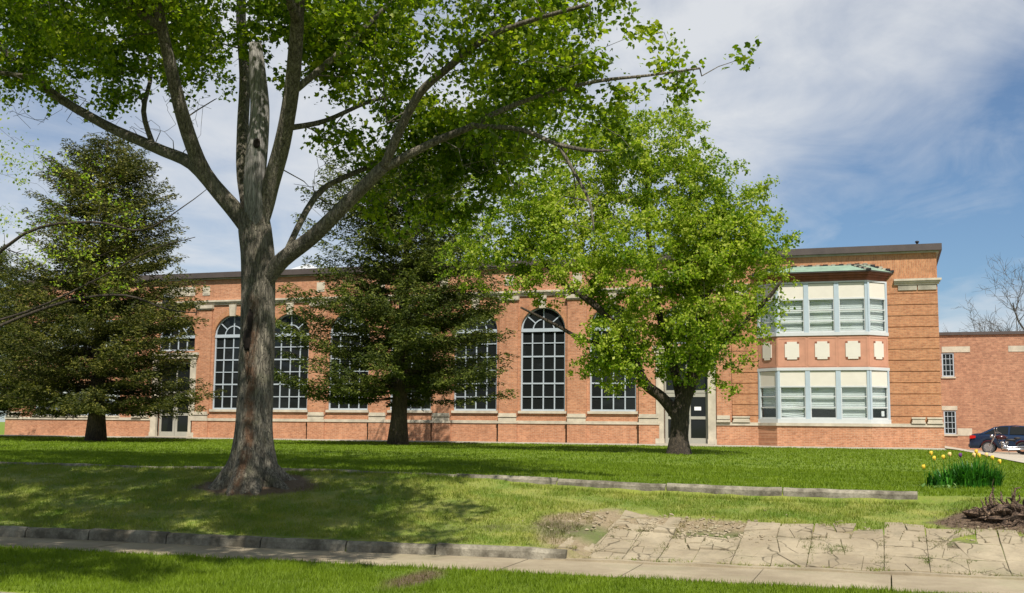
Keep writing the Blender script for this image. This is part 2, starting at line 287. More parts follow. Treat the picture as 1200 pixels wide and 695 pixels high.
# ------------------------------------------------------------------ mesh helpers
def wloc(o):
    v = Vector((0, 0, 0))
    while o: v += Vector(o.location); o = o.parent
    return v
class MB:
    def __init__(s): s.v = []; s.f = []; s.mi = []
    def add(s, vs, fs, mi=0):
        b = len(s.v); s.v += [tuple(x) for x in vs]; s.f += [tuple(i+b for i in f) for f in fs]; s.mi += [mi]*len(fs); return s
    def box(s, x0, y0, z0, x1, y1, z1, mi=0, rot=None, piv=None):
        vs = [(x0,y0,z0),(x1,y0,z0),(x1,y1,z0),(x0,y1,z0),(x0,y0,z1),(x1,y0,z1),(x1,y1,z1),(x0,y1,z1)]
        if rot is not None:
            c = Vector(piv) if piv else Vector(((x0+x1)/2, (y0+y1)/2, (z0+z1)/2)); vs = [c + rot @ (Vector(q)-c) for q in vs]
        return s.add(vs, [(0,3,2,1),(4,5,6,7),(0,1,5,4),(1,2,6,5),(2,3,7,6),(3,0,4,7)], mi)
    def prism(s, poly, z0, z1, mi=0):
        n = len(poly); vs = [(x, y, z0) for x, y in poly] + [(x, y, z1) for x, y in poly]
        return s.add(vs, [tuple(range(n))[::-1], tuple(range(n, 2*n))] + [(i, (i+1) % n, n+(i+1) % n, n+i) for i in range(n)], mi)
    def tube(s, pts, rad, n=8, cap=True, mi=0, wob=None):
        pts = [Vector(q) for q in pts]; vs = []; prev = None
        if not hasattr(rad, '__len__'): rad = [rad]*len(pts)
        for i, q in enumerate(pts):
            t = (pts[min(i+1, len(pts)-1)] - pts[max(i-1, 0)])
            t = t.normalized() if t.length > 1e-9 else Vector((0, 0, 1))
            a = prev if prev is not None else (Vector((1, 0, 0)) if abs(t.x) < .8 else Vector((0, 1, 0)))
            a = (a - t*a.dot(t)).normalized(); b = t.cross(a); prev = a
            for k in range(n):
                th = 2*math.pi*k/n; r = rad[i]*(wob(q, th, i) if wob else 1)
                vs.append(q + a*math.cos(th)*r + b*math.sin(th)*r)
        m = len(pts); fs = [(i*n+k, i*n+(k+1) % n, (i+1)*n+(k+1) % n, (i+1)*n+k) for i in range(m-1) for k in range(n)]
        if cap: fs += [tuple(range(n))[::-1], tuple((m-1)*n+k for k in range(n))]
        return s.add(vs, fs, mi)
    def ball(s, c, rx, ry, rz, n=10, k=7, mi=0, wob=None):
        vs = []
        for i in range(1, k):
            ph = math.pi*i/k
            for j in range(n):
                th = 2*math.pi*j/n; w = wob(i, j) if wob else 1
                vs.append((c[0]+rx*w*math.sin(ph)*math.cos(th), c[1]+ry*w*math.sin(ph)*math.sin(th), c[2]+rz*w*math.cos(ph)))
        t = len(vs); vs += [(c[0], c[1], c[2]+rz), (c[0], c[1], c[2]-rz)]
        fs = [(i*n+j, (i+1)*n+j, (i+1)*n+(j+1) % n, i*n+(j+1) % n) for i in range(k-2) for j in range(n)]
        fs += [(t, j, (j+1) % n) for j in range(n)] + [(t+1, (k-2)*n+(j+1) % n, (k-2)*n+j) for j in range(n)]
        return s.add(vs, fs, mi)
    def build(s, name, mat, parent=None, local=False, smooth=False):
        me = bpy.data.meshes.new(name); off = Vector((0, 0, 0)) if (local or parent is None) else wloc(parent)
        vs = [(x-off.x, y-off.y, z-off.z) for x, y, z in s.v]
        me.from_pydata(vs, [], s.f)
        mats = mat if isinstance(mat, (list, tuple)) else [mat]
        for q in mats: me.materials.append(M[q] if isinstance(q, str) else q)
        if any(s.mi): me.polygons.foreach_set('material_index', s.mi)
        if smooth: me.polygons.foreach_set('use_smooth', [True]*len(s.f))
        me.update()
        o = bpy.data.objects.new(name, me); C.objects.link(o)
        if parent: o.parent = parent
        return o
def np_mesh(name, V, Fv, mat, parent=None, smooth=False):
    """V (n,3), Fv (m,k) polygons of k corners each"""
    V = np.asarray(V, np.float32); Fv = np.asarray(Fv, np.int32)
    if parent:
        V = V - np.array(wloc(parent), np.float32)
    me = bpy.data.meshes.new(name); me.vertices.add(len(V)); me.vertices.foreach_set('co', V.ravel())
    m, k = Fv.shape; me.loops.add(m*k); me.loops.foreach_set('vertex_index', Fv.ravel())
    me.polygons.add(m); me.polygons.foreach_set('loop_start', np.arange(0, m*k, k, dtype=np.int32))
    if smooth: me.polygons.foreach_set('use_smooth', np.ones(m, bool))
    me.materials.append(M[mat]); me.update(calc_edges=True); me.validate()
    o = bpy.data.objects.new(name, me); C.objects.link(o)
    if parent: o.parent = parent
    return o
def empty(name, loc, rz=0):
    o = bpy.data.objects.new(name, None); C.objects.link(o); o.location = loc; o.rotation_euler = (0, 0, rz); o.empty_display_size = .3
    return o
def tag(o, label=None, cat=None, group=None, kind=None):
    for k, v in (('label', label), ('category', cat), ('group', group), ('kind', kind)):
        if v: o[k] = v
    return o

# ------------------------------------------------------------------ terrain
def sst(a, b, x):
    t = np.clip((np.asarray(x, float)-a)/(b-a), 0, 1); return t*t*(3-2*t)
def yu(x): return -35.62 + .052*np.clip(x, -30, 8)          # building-side edge of the pavement
def yl(x): return -37.0 + .03*np.clip(x, -30, 8)
def tz(x, y, micro=True):
    x = np.asarray(x, float); y = np.asarray(y, float)
    ze = -.115 - .135*sst(-8.5, -1.5, x)
    lawn = -.05 + (ze+.05)*np.clip((-2-y)/30, 0, 1)**1.3
    back = yu(x)+.2; kz = np.where(x < -3.9, -.86, -.98)
    tt = np.clip((-32-y)/(-32-back), 0, 1)
    bank = ze + (kz-ze)*(tt*.75+.25*sst(0, 1, tt))
    z = np.where(y > -32, lawn, bank)
    z = np.where(y < back, np.where(x < -3.9, -.86, -.98), z)
    z = np.where(y < yu(x)+.08, -1.06, z)
    verge = -1.01 - .07*np.clip((yl(x)-y)/3, 0, 1)
    z = np.where(y < yl(x)+.02, verge, z)
    z = np.where(y < -40.25, -1.32, z)
    z = np.where(y < -52.2, -1.1, z)
    z = z - np.where(y < -32.07, .11*sst(-7.5, -5, x)*(1-sst(-34, -32.1, -(-y)))*0+.11*sst(-7.5, -5, x)*sst(-33.9, -32.3, y), 0)*np.where(x > .6, 1-sst(.6, 1.2, x), 1)
    z = z - .42*sst(2.2, 5.2, x)*sst(-26, -9, y)
    z = np.where((x < -47), z-.02*np.clip(-47-x, 0, 30), z)
    if micro:
        n = .012*np.sin(x*3.1+y*1.7)*np.sin(y*2.3-x*.9)+.010*np.sin(x*7.3+1)*np.sin(y*6.1+x)
        z = z + np.where((y > -52.2) & (y < -2.5) & ~((y < yu(x)+.2) & (y > yl(x)-.1)) & (y > -40), n, 0)
        m = np.exp(-(((x+10.2)/.95)**2+((y+33.3)/.8)**2)); z = z+.10*m
    return z
xs = np.concatenate([[-2500, -900, -400, -200, -120, -80], np.arange(-60, -20, 1.), np.arange(-20, 8, .25), np.arange(8, 30, 1.), [40, 60, 100, 200, 400, 900, 2500]])
ys = np.concatenate([[-2500, -600, -200, -100, -70], np.arange(-56, -52, .5), np.arange(-52, -41, .5), np.arange(-41, -31, .1), np.arange(-31, -2, .4), np.arange(-2, 30, 1.), [40, 60, 100, 200, 400, 900, 2500]])
X, Y = np.meshgrid(xs, ys); Z = tz(X, Y); V = np.stack([X, Y, Z], -1).reshape(-1, 3)
nx, ny = len(xs), len(ys); ii, jj = np.meshgrid(np.arange(nx-1), np.arange(ny-1)); a = (jj*nx+ii).ravel()
tag(np_mesh('ground', V, np.stack([a, a+1, a+nx+1, a+nx], 1), 'turf', smooth=True), kind='structure')

def sheet(name, xa, lo, hi, zf, mat, th=.05, ny=2):
    """a strip between two curves with its edges turned down"""
    mb = MB(); xa = np.asarray(xa, float); r = []
    for j in range(ny+1): t = j/ny; r.append([(x, lo(x)*(1-t)+hi(x)*t, 0) for x in xa])
    n = len(xa); vs = [(x, y, float(zf(x, y))) for row in r for x, y, _ in row]
    fs = [(j*n+i, j*n+i+1, (j+1)*n+i+1, (j+1)*n+i) for j in range(ny) for i in range(n-1)]
    mb.add(vs, fs); b = len(vs)
    e0 = [(x, y, z-th) for x, y, z in vs[:n]]; e1 = [(x, y, z-th) for x, y, z in vs[-n:]]
    mb.add([*vs[:n], *e0], [(i+1, i, n+i, n+i+1) for i in range(n-1)]); mb.add([*vs[-n:], *e1], [(i, i+1, n+i+1, n+i) for i in range(n-1)])
    return tag(mb.build(name, mat), kind='structure')
# street, pavement and front walk
sheet('road', [-200, -60, -20, 0, 20, 60, 200], lambda x: -51.9, lambda x: -40.42, lambda x, y: -1.25, 'asphalt')
slab_w = 1.5
mb = MB(); x = -60.0
while x < 40:
    g = .008; x1 = x+slab_w; dz = random.uniform(-.006, .006)
    poly = [(x+g, float(yl(x+g))), (x1-g, float(yl(x1-g))), (x1-g, float(yu(x1))), (x+g, float(yu(x)))]
    mb.prism(poly, -1.08, -1.0+dz); x = x1
tag(mb.build('sidewalk', 'worn'), kind='structure')
tag(MB().box(-46, -2.0, -.12, 2.2, -.02, 0.0).box(-46, -2.4, -.2, 2.25, -2.0, -.035).build('path', 'concrete'), kind='structure')
def xl(y): return float(np.interp(y, [-26, -16, -6.5, -3, -1.0, 0], [14, 9.5, 4.9, 3.5, 2.35, 2.3]))
mb = MB(); yy_ = np.arange(-24, 60.1, 1.5); xsn = [0, .03, .06, .1, .2, .4, .7, 1]; vs = []
for y in yy_:
    a = xl(y)
    for t in xsn: q = a+(60-a)*t; vs.append((q, y, float(tz(q, y, False))+.045))
n = len(xsn); mb.add(vs, [(j*n+i, j*n+i+1, (j+1)*n+i+1, (j+1)*n+i) for j in range(len(yy_)-1) for i in range(n-1)])
tag(mb.build('driveway', 'concrete'), kind='structure')

# kerbs: worn stone lengths laid end to end
def kerb(name, segs, w, zt, zb, mat='kerb'):
    mb = MB()
    for (x0, y0, x1, y1) in segs:
        dz = random.uniform(-.015, .012); g = .012; n = max(2, int((x1-x0)/.25)); rows = []
        for i in range(n+1):
            t = i/n; x = x0+g+(x1-x0-2*g)*t; y = y0+(y1-y0)*t; zt_ = zt(x, y)+dz + random.uniform(-.006, .006); zb_ = zb(x, y); q = random.uniform(-.008, .008)
            rows.append([(x, y+q, zb_), (x, y+.012+q, zt_-.05), (x, y+.05+q, zt_-.006), (x, y+w-.04, zt_), (x, y+w, zt_-.04), (x, y+w, zb_)])
        k = 6; vs = [p for r_ in rows for p in r_]
        fs = [(i*k+j, (i+1)*k+j, (i+1)*k+j+1, i*k+j+1) for i in range(n) for j in range(k-1)] + [tuple(range(k))[::-1], tuple(n*k+j for j in range(k))]
        mb.add(vs, fs)
    return tag(mb.build(name, mat), kind='structure')
segs = []; x = -34.0
while x < -4.3:
    x1 = min(x+random.choice([1.1, 1.3, 1.5, 1.7]), -4.0)
    if -4.0-x1 < .5: x1 = -4.0
    segs.append((x, float(yu(x))+.0, x1, float(yu(x1)))); x = x1
kerb('kerb', segs, .15, lambda x, y: -.85 if x < -4.35 else -.865, lambda x, y: -1.06)
segs = []; x = -40.0
while x < .3:
    x1 = min(x+1.83, .42); x1 = .42 if x1 > -.6 else x1; segs.append((x, -32.06, x1, -32.06)); x = x1
kerb('kerb', segs, .15, lambda x, y: float(tz(x, -31.8, False)) + (.035+.02*float(sst(-7.2, -5.5, x))), lambda x, y: float(tz(x, -32.1, False))-.15)
segs = [(x, -40.42, x+2.4, -40.42) for x in np.arange(-60, 40, 2.4)]
kerb('kerb', segs, .18, lambda x, y: -1.08, lambda x, y: -1.35)
# narrow gutter strip at the foot of the broken apron
sheet('path', np.arange(-4.3, 10, .5), lambda x: float(yu(x))-.0, lambda x: float(yu(x))+.13, lambda x, y: -.975+.012*math.sin(x*5), 'worn', .08, 1)

# broken concrete apron
def split(poly, amin, out):
    def area(p): return .5*abs(sum(p[i][0]*p[(i+1) % len(p)][1]-p[(i+1) % len(p)][0]*p[i][1] for i in range(len(p))))
    A = area(poly)
    if A < amin*random.uniform(.5, 3.2) or len(out) > 400: out.append(poly); return
    cx = sum(p[0] for p in poly)/len(poly)+random.uniform(-.08, .08); cy_ = sum(p[1] for p in poly)/len(poly)+random.uniform(-.08, .08)
    ex = max(p[0] for p in poly)-min(p[0] for p in poly); ey = max(p[1] for p in poly)-min(p[1] for p in poly)
    th = (math.pi/2 if ex > ey else 0)+random.gauss(0, .28); nx_, ny_ = -math.sin(th), math.cos(th)
    A_, B_ = [], []
    for i in range(len(poly)):
        p, q = poly[i], poly[(i+1) % len(poly)]; dp = (p[0]-cx)*nx_+(p[1]-cy_)*ny_; dq = (q[0]-cx)*nx_+(q[1]-cy_)*ny_
        (A_ if dp >= 0 else B_).append(p)
        if dp*dq < 0: t = dp/(dp-dq); r_ = (p[0]+(q[0]-p[0])*t, p[1]+(q[1]-p[1])*t); A_.append(r_); B_.append(r_)
    for q in (A_, B_):
        if len(q) >= 3: split(q, amin, out)
xj = [-4.15, -3.75, -3.3, -2.85, -2.4, -1.92, -1.0, -.08, .45, 1.35, 2.2, 3.1, 4.0, 5, 6]
topy = [-33.3, -33.3, -33.7, -34.5, -34.45, -33.72, -33.6, -33.5, -33.62, -33.6, -33.75, -34, -34, -34]
mb = MB()
for c_ in range(len(xj)-1):
    x0, x1 = xj[c_], xj[c_+1]; yb0 = float(yu(x0))+.15; yb1 = float(yu(x1))+.15; t_ = topy[c_]
    rows = [yb0, yb0+.62, yb0+1.25, t_] if t_-yb0 > 1.5 else [yb0, yb0+.6, t_]
    for r_ in range(len(rows)-1):
        e = .05*random.random()
        poly = [(x0+(.35 if c_ == 0 and r_ > 0 else 0), rows[r_]), (x1, rows[r_]), (x1, rows[r_+1]-e), (x0+(.4 if c_ == 0 and r_ > 0 else 0), rows[r_+1])]
        out = []; split(poly, .05 if c_ < 3 or r_ == len(rows)-2 else .11, out)
        for q in out:
            mx_, my_ = sum(p[0] for p in q)/len(q), sum(p[1] for p in q)/len(q)
            top = r_ == len(rows)-2
            if random.random() < (.10 if top else .012): continue
            dist = lambda X_, Y_: math.hypot(mx_-X_, my_-Y_)
            if dist(-1.0, -34.4) < .12 or dist(.72, -34.35) < .12: continue
            k = .005 if not top else .010; pol = []
            for p in q:
                d = math.hypot(p[0]-mx_, p[1]-my_)+1e-6; f_ = max(0, 1-k/d*random.uniform(.4, 1.6)); pol.append((mx_+(p[0]-mx_)*f_, my_+(p[1]-my_)*f_))
            dz = random.gauss(.02, .005 if not top else .012); tx, ty = random.gauss(0, .010 if not top else .04), random.gauss(0, .010 if not top else .04)
            n = len(pol); zt_ = [float(tz(p[0], p[1], False))+dz+tx*(p[0]-mx_)+ty*(p[1]-my_) for p in pol]
            vs = [(p[0], p[1], z-.09) for p, z in zip(pol, zt_)] + [(p[0], p[1], z-.008) for p, z in zip(pol, zt_)] + [(mx_+(p[0]-mx_)*.97, my_+(p[1]-my_)*.97, z) for p, z in zip(pol, zt_)]
            fs = [tuple(range(2*n, 3*n))] + [(a_*n+i, a_*n+(i+1) % n, (a_+1)*n+(i+1) % n, (a_+1)*n+i) for a_ in (0, 1) for i in range(n)]
            mb.add(vs, fs)
tag(mb.build('path', 'cracked'), kind='structure')
mb = MB()
for i in range(900):
    if random.random() < .6: x, y = random.gauss(-2.7, .75), random.gauss(-34.35, .32)
    else: x, y = random.uniform(-4.3, 3.5), random.choice([random.gauss(-34.1, .3), random.gauss(-33.85, .2)])
    if y < float(yu(x))+.2: continue
    s_ = random.uniform(.008, .035); z = float(tz(x, y)); w = [random.uniform(.6, 1.3) for _ in range(40)]
    mb.ball((x, y, z+s_*.3), s_, s_*.8, s_*.55, 6, 4, wob=lambda i_, j_: w[(i_*6+j_) % 40])
tag(mb.build('rubble', 'worn'), 'loose chips of broken concrete scattered in the bare earth above the cracked apron', 'rubble', kind='stuff')

# ------------------------------------------------------------------ school building
B = tag(empty('school_building', (-22, 0, 0)), 'long orange brick school with arched windows and a two storey bay at one end', 'building')
U0, SP = -35.56, 3.379
cxs = [U0+SP*i for i in range(9)]
ZR, ZC0, ZC1 = 8.34, 6.93, 7.13
DEPTH = 18.0
def wall_open(mb, x0, x1, z0, z1, ops, y=0.0, rev=.26):
    """front wall face with openings (cx, w, zb, zs, arch) and their reveals"""
    cur = x0
    for cx, w, zb, zs, arch in ops:
        a, b = cx-w/2, cx+w/2
        mb.add([(cur, y, z0), (a, y, z0), (a, y, z1), (cur, y, z1)], [(0, 1, 2, 3)])
        if zb > z0: mb.add([(a, y, z0), (b, y, z0), (b, y, zb), (a, y, zb)], [(0, 1, 2, 3)])
        if arch: top = [(cx-w/2*math.cos(math.pi*k/20), zs+w/2*math.sin(math.pi*k/20)) for k in range(21)]
        else: top = [(a, zs), (b, zs)]
        for p, q in zip(top, top[1:]): mb.add([(p[0], y, p[1]), (q[0], y, q[1]), (q[0], y, z1), (p[0], y, z1)], [(0, 1, 2, 3)])
        loop = [(a, zb)] + top + [(b, zb)]
        for i in range(len(loop)): p, q = loop[i], loop[(i+1) % len(loop)]; mb.add([(p[0], y, p[1]), (p[0], y+rev, p[1]), (q[0], y+rev, q[1]), (q[0], y, q[1])], [(0, 1, 2, 3)])
        cur = b
    mb.add([(cur, y, z0), (x1, y, z0), (x1, y, z1), (cur, y, z1)], [(0, 1, 2, 3)])
WL, WR = -38.2, -6.5
ops = []
for i, cx in enumerate(cxs):
    if i in (0, 8): ops += [(cx, 2.0, 0.0, 3.95, False)]
    else: ops += [(cx, 2.2, 1.44, 5.27, True)]
mb = MB(); wall_open(mb, WL, WR, -.3, 6.0 if False else 4.2, [(c_, w, z, min(s_, 4.2), False) for c_, w, z, s_, a_ in ops] if False else [], 0) if False else None
# middle range of the wall: arched openings; above each doorway sits an arched light, so those two bays carry two openings
def wall_mid():
    mb = MB(); cur = WL
    for i, cx in enumerate(cxs):
        x0 = WL if i == 0 else cx-SP/2; x1 = WR if i == 8 else cx+SP/2
        if i in (0, 8):
            wall_open(mb, x0, x1, -.3, 4.1, [(cx, 2.0, -.3, 3.95, False)])
            wall_open(mb, x0, x1, 4.1, ZR, [(cx, 2.2, 4.5, 5.27, True)])
        else: wall_open(mb, x0, x1, -.3, ZR, [(cx, 2.2, 1.44, 5.27, True)])
    return mb
mb = wall_mid(); mb.build('wall', 'brick', B)
# end ranges with rusticated courses: recessed joints every .475 m
def wall_end(x0, x1, ops, mat):
    mb = MB(); g = .035
    zs = [1.3+.475*i for i in range(13)]   # joints up to 7.0
    bands = [(-.3, zs[0]-g/2)] + [(zs[i]+g/2, zs[i+1]-g/2) for i in range(len(zs)-1)]
    for (a, b) in bands:
        if b > 6.66: b = 6.66
        if a >= b: continue
        cuts = [x0]
        for (p, q, zb, zt) in ops:
            if zb < b-.01 and zt > a+.01: cuts += [p, q]
        cuts += [x1]
        for k in range(0, len(cuts), 2):
            if cuts[k+1]-cuts[k] > .02: mb.box(cuts[k], 0, a, cuts[k+1], .3, b)
    back = [x0]
    # backing wall behind the joints
    for (p, q, zb, zt) in ops:
        mb.box(back[-1], .035, -.3, p, .28, 6.66); mb.box(p, .035, -.3, q, .28, zb); mb.box(p, .035, zt, q, .28, 6.66); back.append(q)
    mb.box(back[-1], .035, -.3, x1, .28, 6.66)
    return mb.build('wall', mat, B)
EL0, EL1, ER1 = -46.45, WL, 2.2
wl_ops = [(-44.58, -39.02, 1.1, 2.75), (-44.58, -39.02, 4.85, 7.0)]
def wall_end_left():
    mb = MB(); g = .035; zs = [1.3+.475*i for i in range(12)]
    lvl = [-.3] + zs
    for i in range(len(lvl)):
        a = lvl[i]+(g/2 if i else 0); b = (lvl[i+1]-g/2) if i+1 < len(lvl) else 6.66
        xs_ = [EL0, -44.58, -39.02, EL1] if (b > 1.1 and a < 2.75) or (b > 4.6 and a < 6.25) else [EL0, EL1]
        for k in range(0, len(xs_), 2): mb.box(xs_[k], 0, a, xs_[k+1], .3, b)
    mb.box(EL0, .035, -.3, EL1, .25, 1.1); mb.box(EL0, .035, 2.77, EL1, .25, 4.6); mb.box(EL0, .035, 6.27, EL1, .25, 6.66)
    for a, b in ((EL0, -44.58), (-39.02, EL1)): mb.box(a, .035, 1.1, b, .25, 2.77); mb.box(a, .035, 4.6, b, .25, 6.27)
    return mb.build('wall', 'brick', B)
wall_end_left()
BX0, BX1, FX0, FX1, BD = -5.32, .14, -4.42, -.64, .8
mb = MB(); g = .035; zs = [1.3+.475*i for i in range(12)]; lvl = [-.3]+zs
for i in range(len(lvl)):
    a = lvl[i]+(g/2 if i else 0); b = (lvl[i+1]-g/2) if i+1 < len(lvl) else 6.66
    mb.box(WR+.02, 0, a, BX0, .3, b)
mb.box(WR+.02, .035, -.3, BX0, .25, 6.66); mb.build('wall', 'brick_orange', B); mb = MB()
for i in range(len(lvl)):
    a = lvl[i]+(g/2 if i else 0); b = (lvl[i+1]-g/2) if i+1 < len(lvl) else 6.66; mb.box(BX1, 0, a, ER1, .3, b)
mb.box(BX1, .035, -.3, ER1-.03, .25, 6.66); mb.build('wall', 'brick_orange', B)
# frieze above the stone band
MB().box(EL0, 0, 7.1, WL, .3, ZR).build('frieze', 'brick', B)
MB().box(WR, 0, 6.66, ER1, .3, ZR).build('frieze', 'brick_soldier', B)
# side and back walls, roof
for q in ((EL0, .302, -.6, EL0+.3, DEPTH, ZR), (ER1-.3, .302, -.7, ER1, DEPTH, ZR), (EL0, DEPTH, -.7, ER1, DEPTH+.3, ZR)): MB().box(*q).build('wall', 'brick_orange', B)
MB().box(EL0+.3, .3, 8.0, ER1-.3, DEPTH, 8.1).build('roof', 'roofing', B)
mb = MB()
for (z0, z1, d) in ((ZR, 8.62, .22), (8.26, ZR-.003, .10)):
    for q in ((EL0-d, -d, ER1+d, .35), (EL0-d, DEPTH-.05, ER1+d, DEPTH+.3+d), (EL0-d, .353, EL0+.35, DEPTH-.053), (ER1-.35, .353, ER1+d, DEPTH-.053)):
        mb.box(q[0], q[1], z0, q[2], q[3], z1, mi=0 if z0 == ZR else 1)
mb.build('coping', ['coping', 'stone_dark'], B)
# stone band (cornice)
mb = MB()
for z0, z1, d in ((6.90, 6.98, .07), (6.983, 7.06, .12), (7.063, 7.15, .17)):
    mb.box(EL0-d, -d, z0, WL+.0, -.003, z1); mb.box(WL+.001, -d, z0, BX0-.3, -.003, z1); mb.box(BX1+.32, -d, z0, ER1+d, -.003, z1)
mb.build('cornice', 'stone', B)
for a, b in ((.62, 1.38), (1.42, 2.16), (-6.48, -5.7)): MB().box(a, -.04, 6.67, b, -.002, 6.895).build('stone_panel', 'stone_dark', B)
# base plinth, ledge
DX = 1.36
spans = [(EL0-.06, cxs[0]-DX), (cxs[0]+DX, cxs[8]-DX), (cxs[8]+DX, ER1+.06)]
mb = MB()
for k, (a, b) in enumerate(spans): mb.box(a, -.08, -.5, b, -.003, .86)
mb.build('plinth', 'brick', B)
mb = MB()
for a, b in spans:
    mb.box(a-.02, -.12, .863, b+.02, -.003, .95); mb.box(a-.01, -.095, .953, b+.01, -.004, 1.0)
mb.build('ledge', 'stone', B)
# brick pilasters with stone bases and caps
pil = [(c_+SP/2) for c_ in cxs[:-1]]
for x in pil:
    w = .46
    t_ = MB().box(x-w, -.11, 1.0, x+w, -.004, 6.66).build('pilaster', 'brick', B)
    MB().box(x-w-.03, -.19, -.5, x+w+.03, -.083, .86).box(x-w-.03, -.19, -.49, x-w+.02, -.084, .859).build('plinth_block', 'brick', t_)
    MB().box(x-w-.05, -.22, .863, x+w+.05, -.123, .955).box(x-w+.02, -.19, .958, x+w-.02, -.005, 1.13).box(x-w+.0, -.22, 1.16, x+w, -.006, 1.22).box(x-w+.03, -.18, 1.223, x+w-.03, -.006, 1.34).build('pilaster_base', 'stone', t_)
    MB().box(x-w-.0, -.17, 6.66, x+w, -.003, 6.72).box(x-w-.06, -.21, 6.723, x+w+.06, -.003, 6.895).build('capital', 'stone', t_)
    mb = MB()
    for zt_, y_ in ((7.45, 0),):
        mb.box(x-.22, -.03, 7.44, x+.22, -.003, 7.92); mb.box(x-.14, -.05, 7.52, x+.14, -.033, 7.84)
    mb.build('square_plaque', 'stone', B)
for x in (WL+.4, WR-.35):
    t_ = MB().box(x-.3, -.11, 1.0, x+.3, -.004, 6.66).build('pilaster', 'brick', B)
    MB().box(x-.3, -.2, 1.003, x+.3, -.114, 1.1).box(x-.28, -.2, 1.13, x+.28, -.114, 1.3).build('pilaster_base', 'stone', t_)
for x0, x1 in ((1.0, 1.55), (1.62, 2.24), (-6.45, -5.7), (-46.45, -45.5), (-38.0, -37.1)):
    MB().box(x0, -.16, 1.003, x1, -.003, 1.08).box(x0+.03, -.12, 1.083, x1-.03, -.003, 1.2).box(x0, -.15, 1.203, x1, -.003, 1.27).build('stone_block', 'stone', B)
# long plaques over the doors
for cx in (cxs[0], cxs[8]):
    mb = MB().box(cx-1.0, -.03, 7.44, cx+1.0, -.003, 7.92).box(cx-.62, -.045, 7.52, cx+.62, -.033, 7.84)
    mb.box(cx-.95, -.05, 7.5, cx-.72, -.033, 7.86).box(cx+.72, -.05, 7.5, cx+.95, -.033, 7.86); mb.build('long_plaque', 'stone', B)
# arched windows
def arc(mb, cx, zc, r, w, y0, y1, a0=0, a1=math.pi, n=20):
    for k in range(n):
        p, q = a0+(a1-a0)*k/n, a0+(a1-a0)*(k+1)/n
        P = [(cx+(r-w/2)*math.cos(t), zc+(r-w/2)*math.sin(t)) for t in (p, q)] + [(cx+(r+w/2)*math.cos(t), zc+(r+w/2)*math.sin(t)) for t in (q, p)]
        mb.add([(x, y0, z) for x, z in P]+[(x, y1, z) for x, z in P], [(0, 1, 2, 3), (4, 7, 6, 5)]+[(i, 4+i, 4+(i+1) % 4, (i+1) % 4) for i in range(4)])
def arched_window(cx, zb, rows, sill=True):
    w, zs = 2.2, 5.27; y0, y1 = .12, .18; mb = MB(); a, b = cx-w/2, cx+w/2
    mb.box(a, y0-.02, zb, a+.07, y1, zs); mb.box(b-.07, y0-.02, zb, b, y1, zs); mb.box(a+.071, y0-.02, zb, b-.071, y1, zb+.08)
    mb.box(a, y0-.05, zs-.08, b, y1+.002, zs+.08)
    for k in (1, 2, 3): x = cx-w/2+w*k/4; mb.box(x-.028, y0, zb+.081, x+.028, y1, zs-.081)
    h = (zs-zb)/rows
    for k in range(1, rows):
        z = zb+h*k+.02; wd = .022 if k % 2 else .034
        mb.box(a+.071, y0-.006, z-wd, b-.071, y1-.004, z+wd)
    arc(mb, cx, zs, w/2-.035, .07, y0-.02, y1+.01); arc(mb, cx, zs, .52, .05, y0-.01, y1, n=16)
    mb.box(cx-.028, y0, zs+.081, cx+.028, y1, zs+w/2-.05)
    for s_ in (1, -1):
        mb.box(cx-.025, y0+.003, zs+.54, cx+.025, y1-.003, zs+w/2-.04, rot=Matrix.Rotation(s_*math.radians(50), 3, 'Y'), piv=(cx, 0, zs))
    f = mb.build('arched_window', 'frame', B)
    g = MB(); yy = .155
    for r_ in range(rows):
        for c_ in range(4):
            x0, x1 = a+w*c_/4, a+w*(c_+1)/4; z0, z1 = zb+h*r_, zb+h*(r_+1); t1, t2 = random.gauss(0, .004), random.gauss(0, .004)
            g.add([(x0, yy-t1-t2, z0), (x1, yy+t1-t2, z0), (x1, yy+t1+t2, z1), (x0, yy-t1+t2, z1)], [(0, 1, 2, 3)])
    P = [(cx+1.09*math.cos(math.pi*k/20), yy, zs+1.09*math.sin(math.pi*k/20)) for k in range(21)]; g.add(P, [tuple(range(21))])
    g.build('pane', 'glass', f)
    if sill:
        MB().box(a-.08, -.09, zb-.12, b+.08, .118, zb-.003).build('sill', 'stone', f)
    return f
for i in range(1, 8): arched_window(cxs[i], 1.46, 6)
for i in (0, 8): arched_window(cxs[i], 4.52, 1, False)
for cx in cxs:
    # brick arch ring and keystone
    mb = MB(); arc(mb, cx, 5.27, 1.1+.14, .27, -.012, -.002, n=24); mb.build('arch_ring', 'brick_soldier', B)
    mb = MB(); mb.add([(cx-.15, -.12, 6.30), (cx+.15, -.12, 6.30), (cx+.2, -.14, 6.895), (cx-.2, -.14, 6.895), (cx-.15, -.003, 6.30), (cx+.15, -.003, 6.30), (cx+.2, -.003, 6.895), (cx-.2, -.003, 6.895)], [(0,1,2,3),(4,7,6,5),(0,4,5,1),(1,5,6,2),(2,6,7,3),(3,7,4,0)])
    mb.build('keystone', 'stone', B)
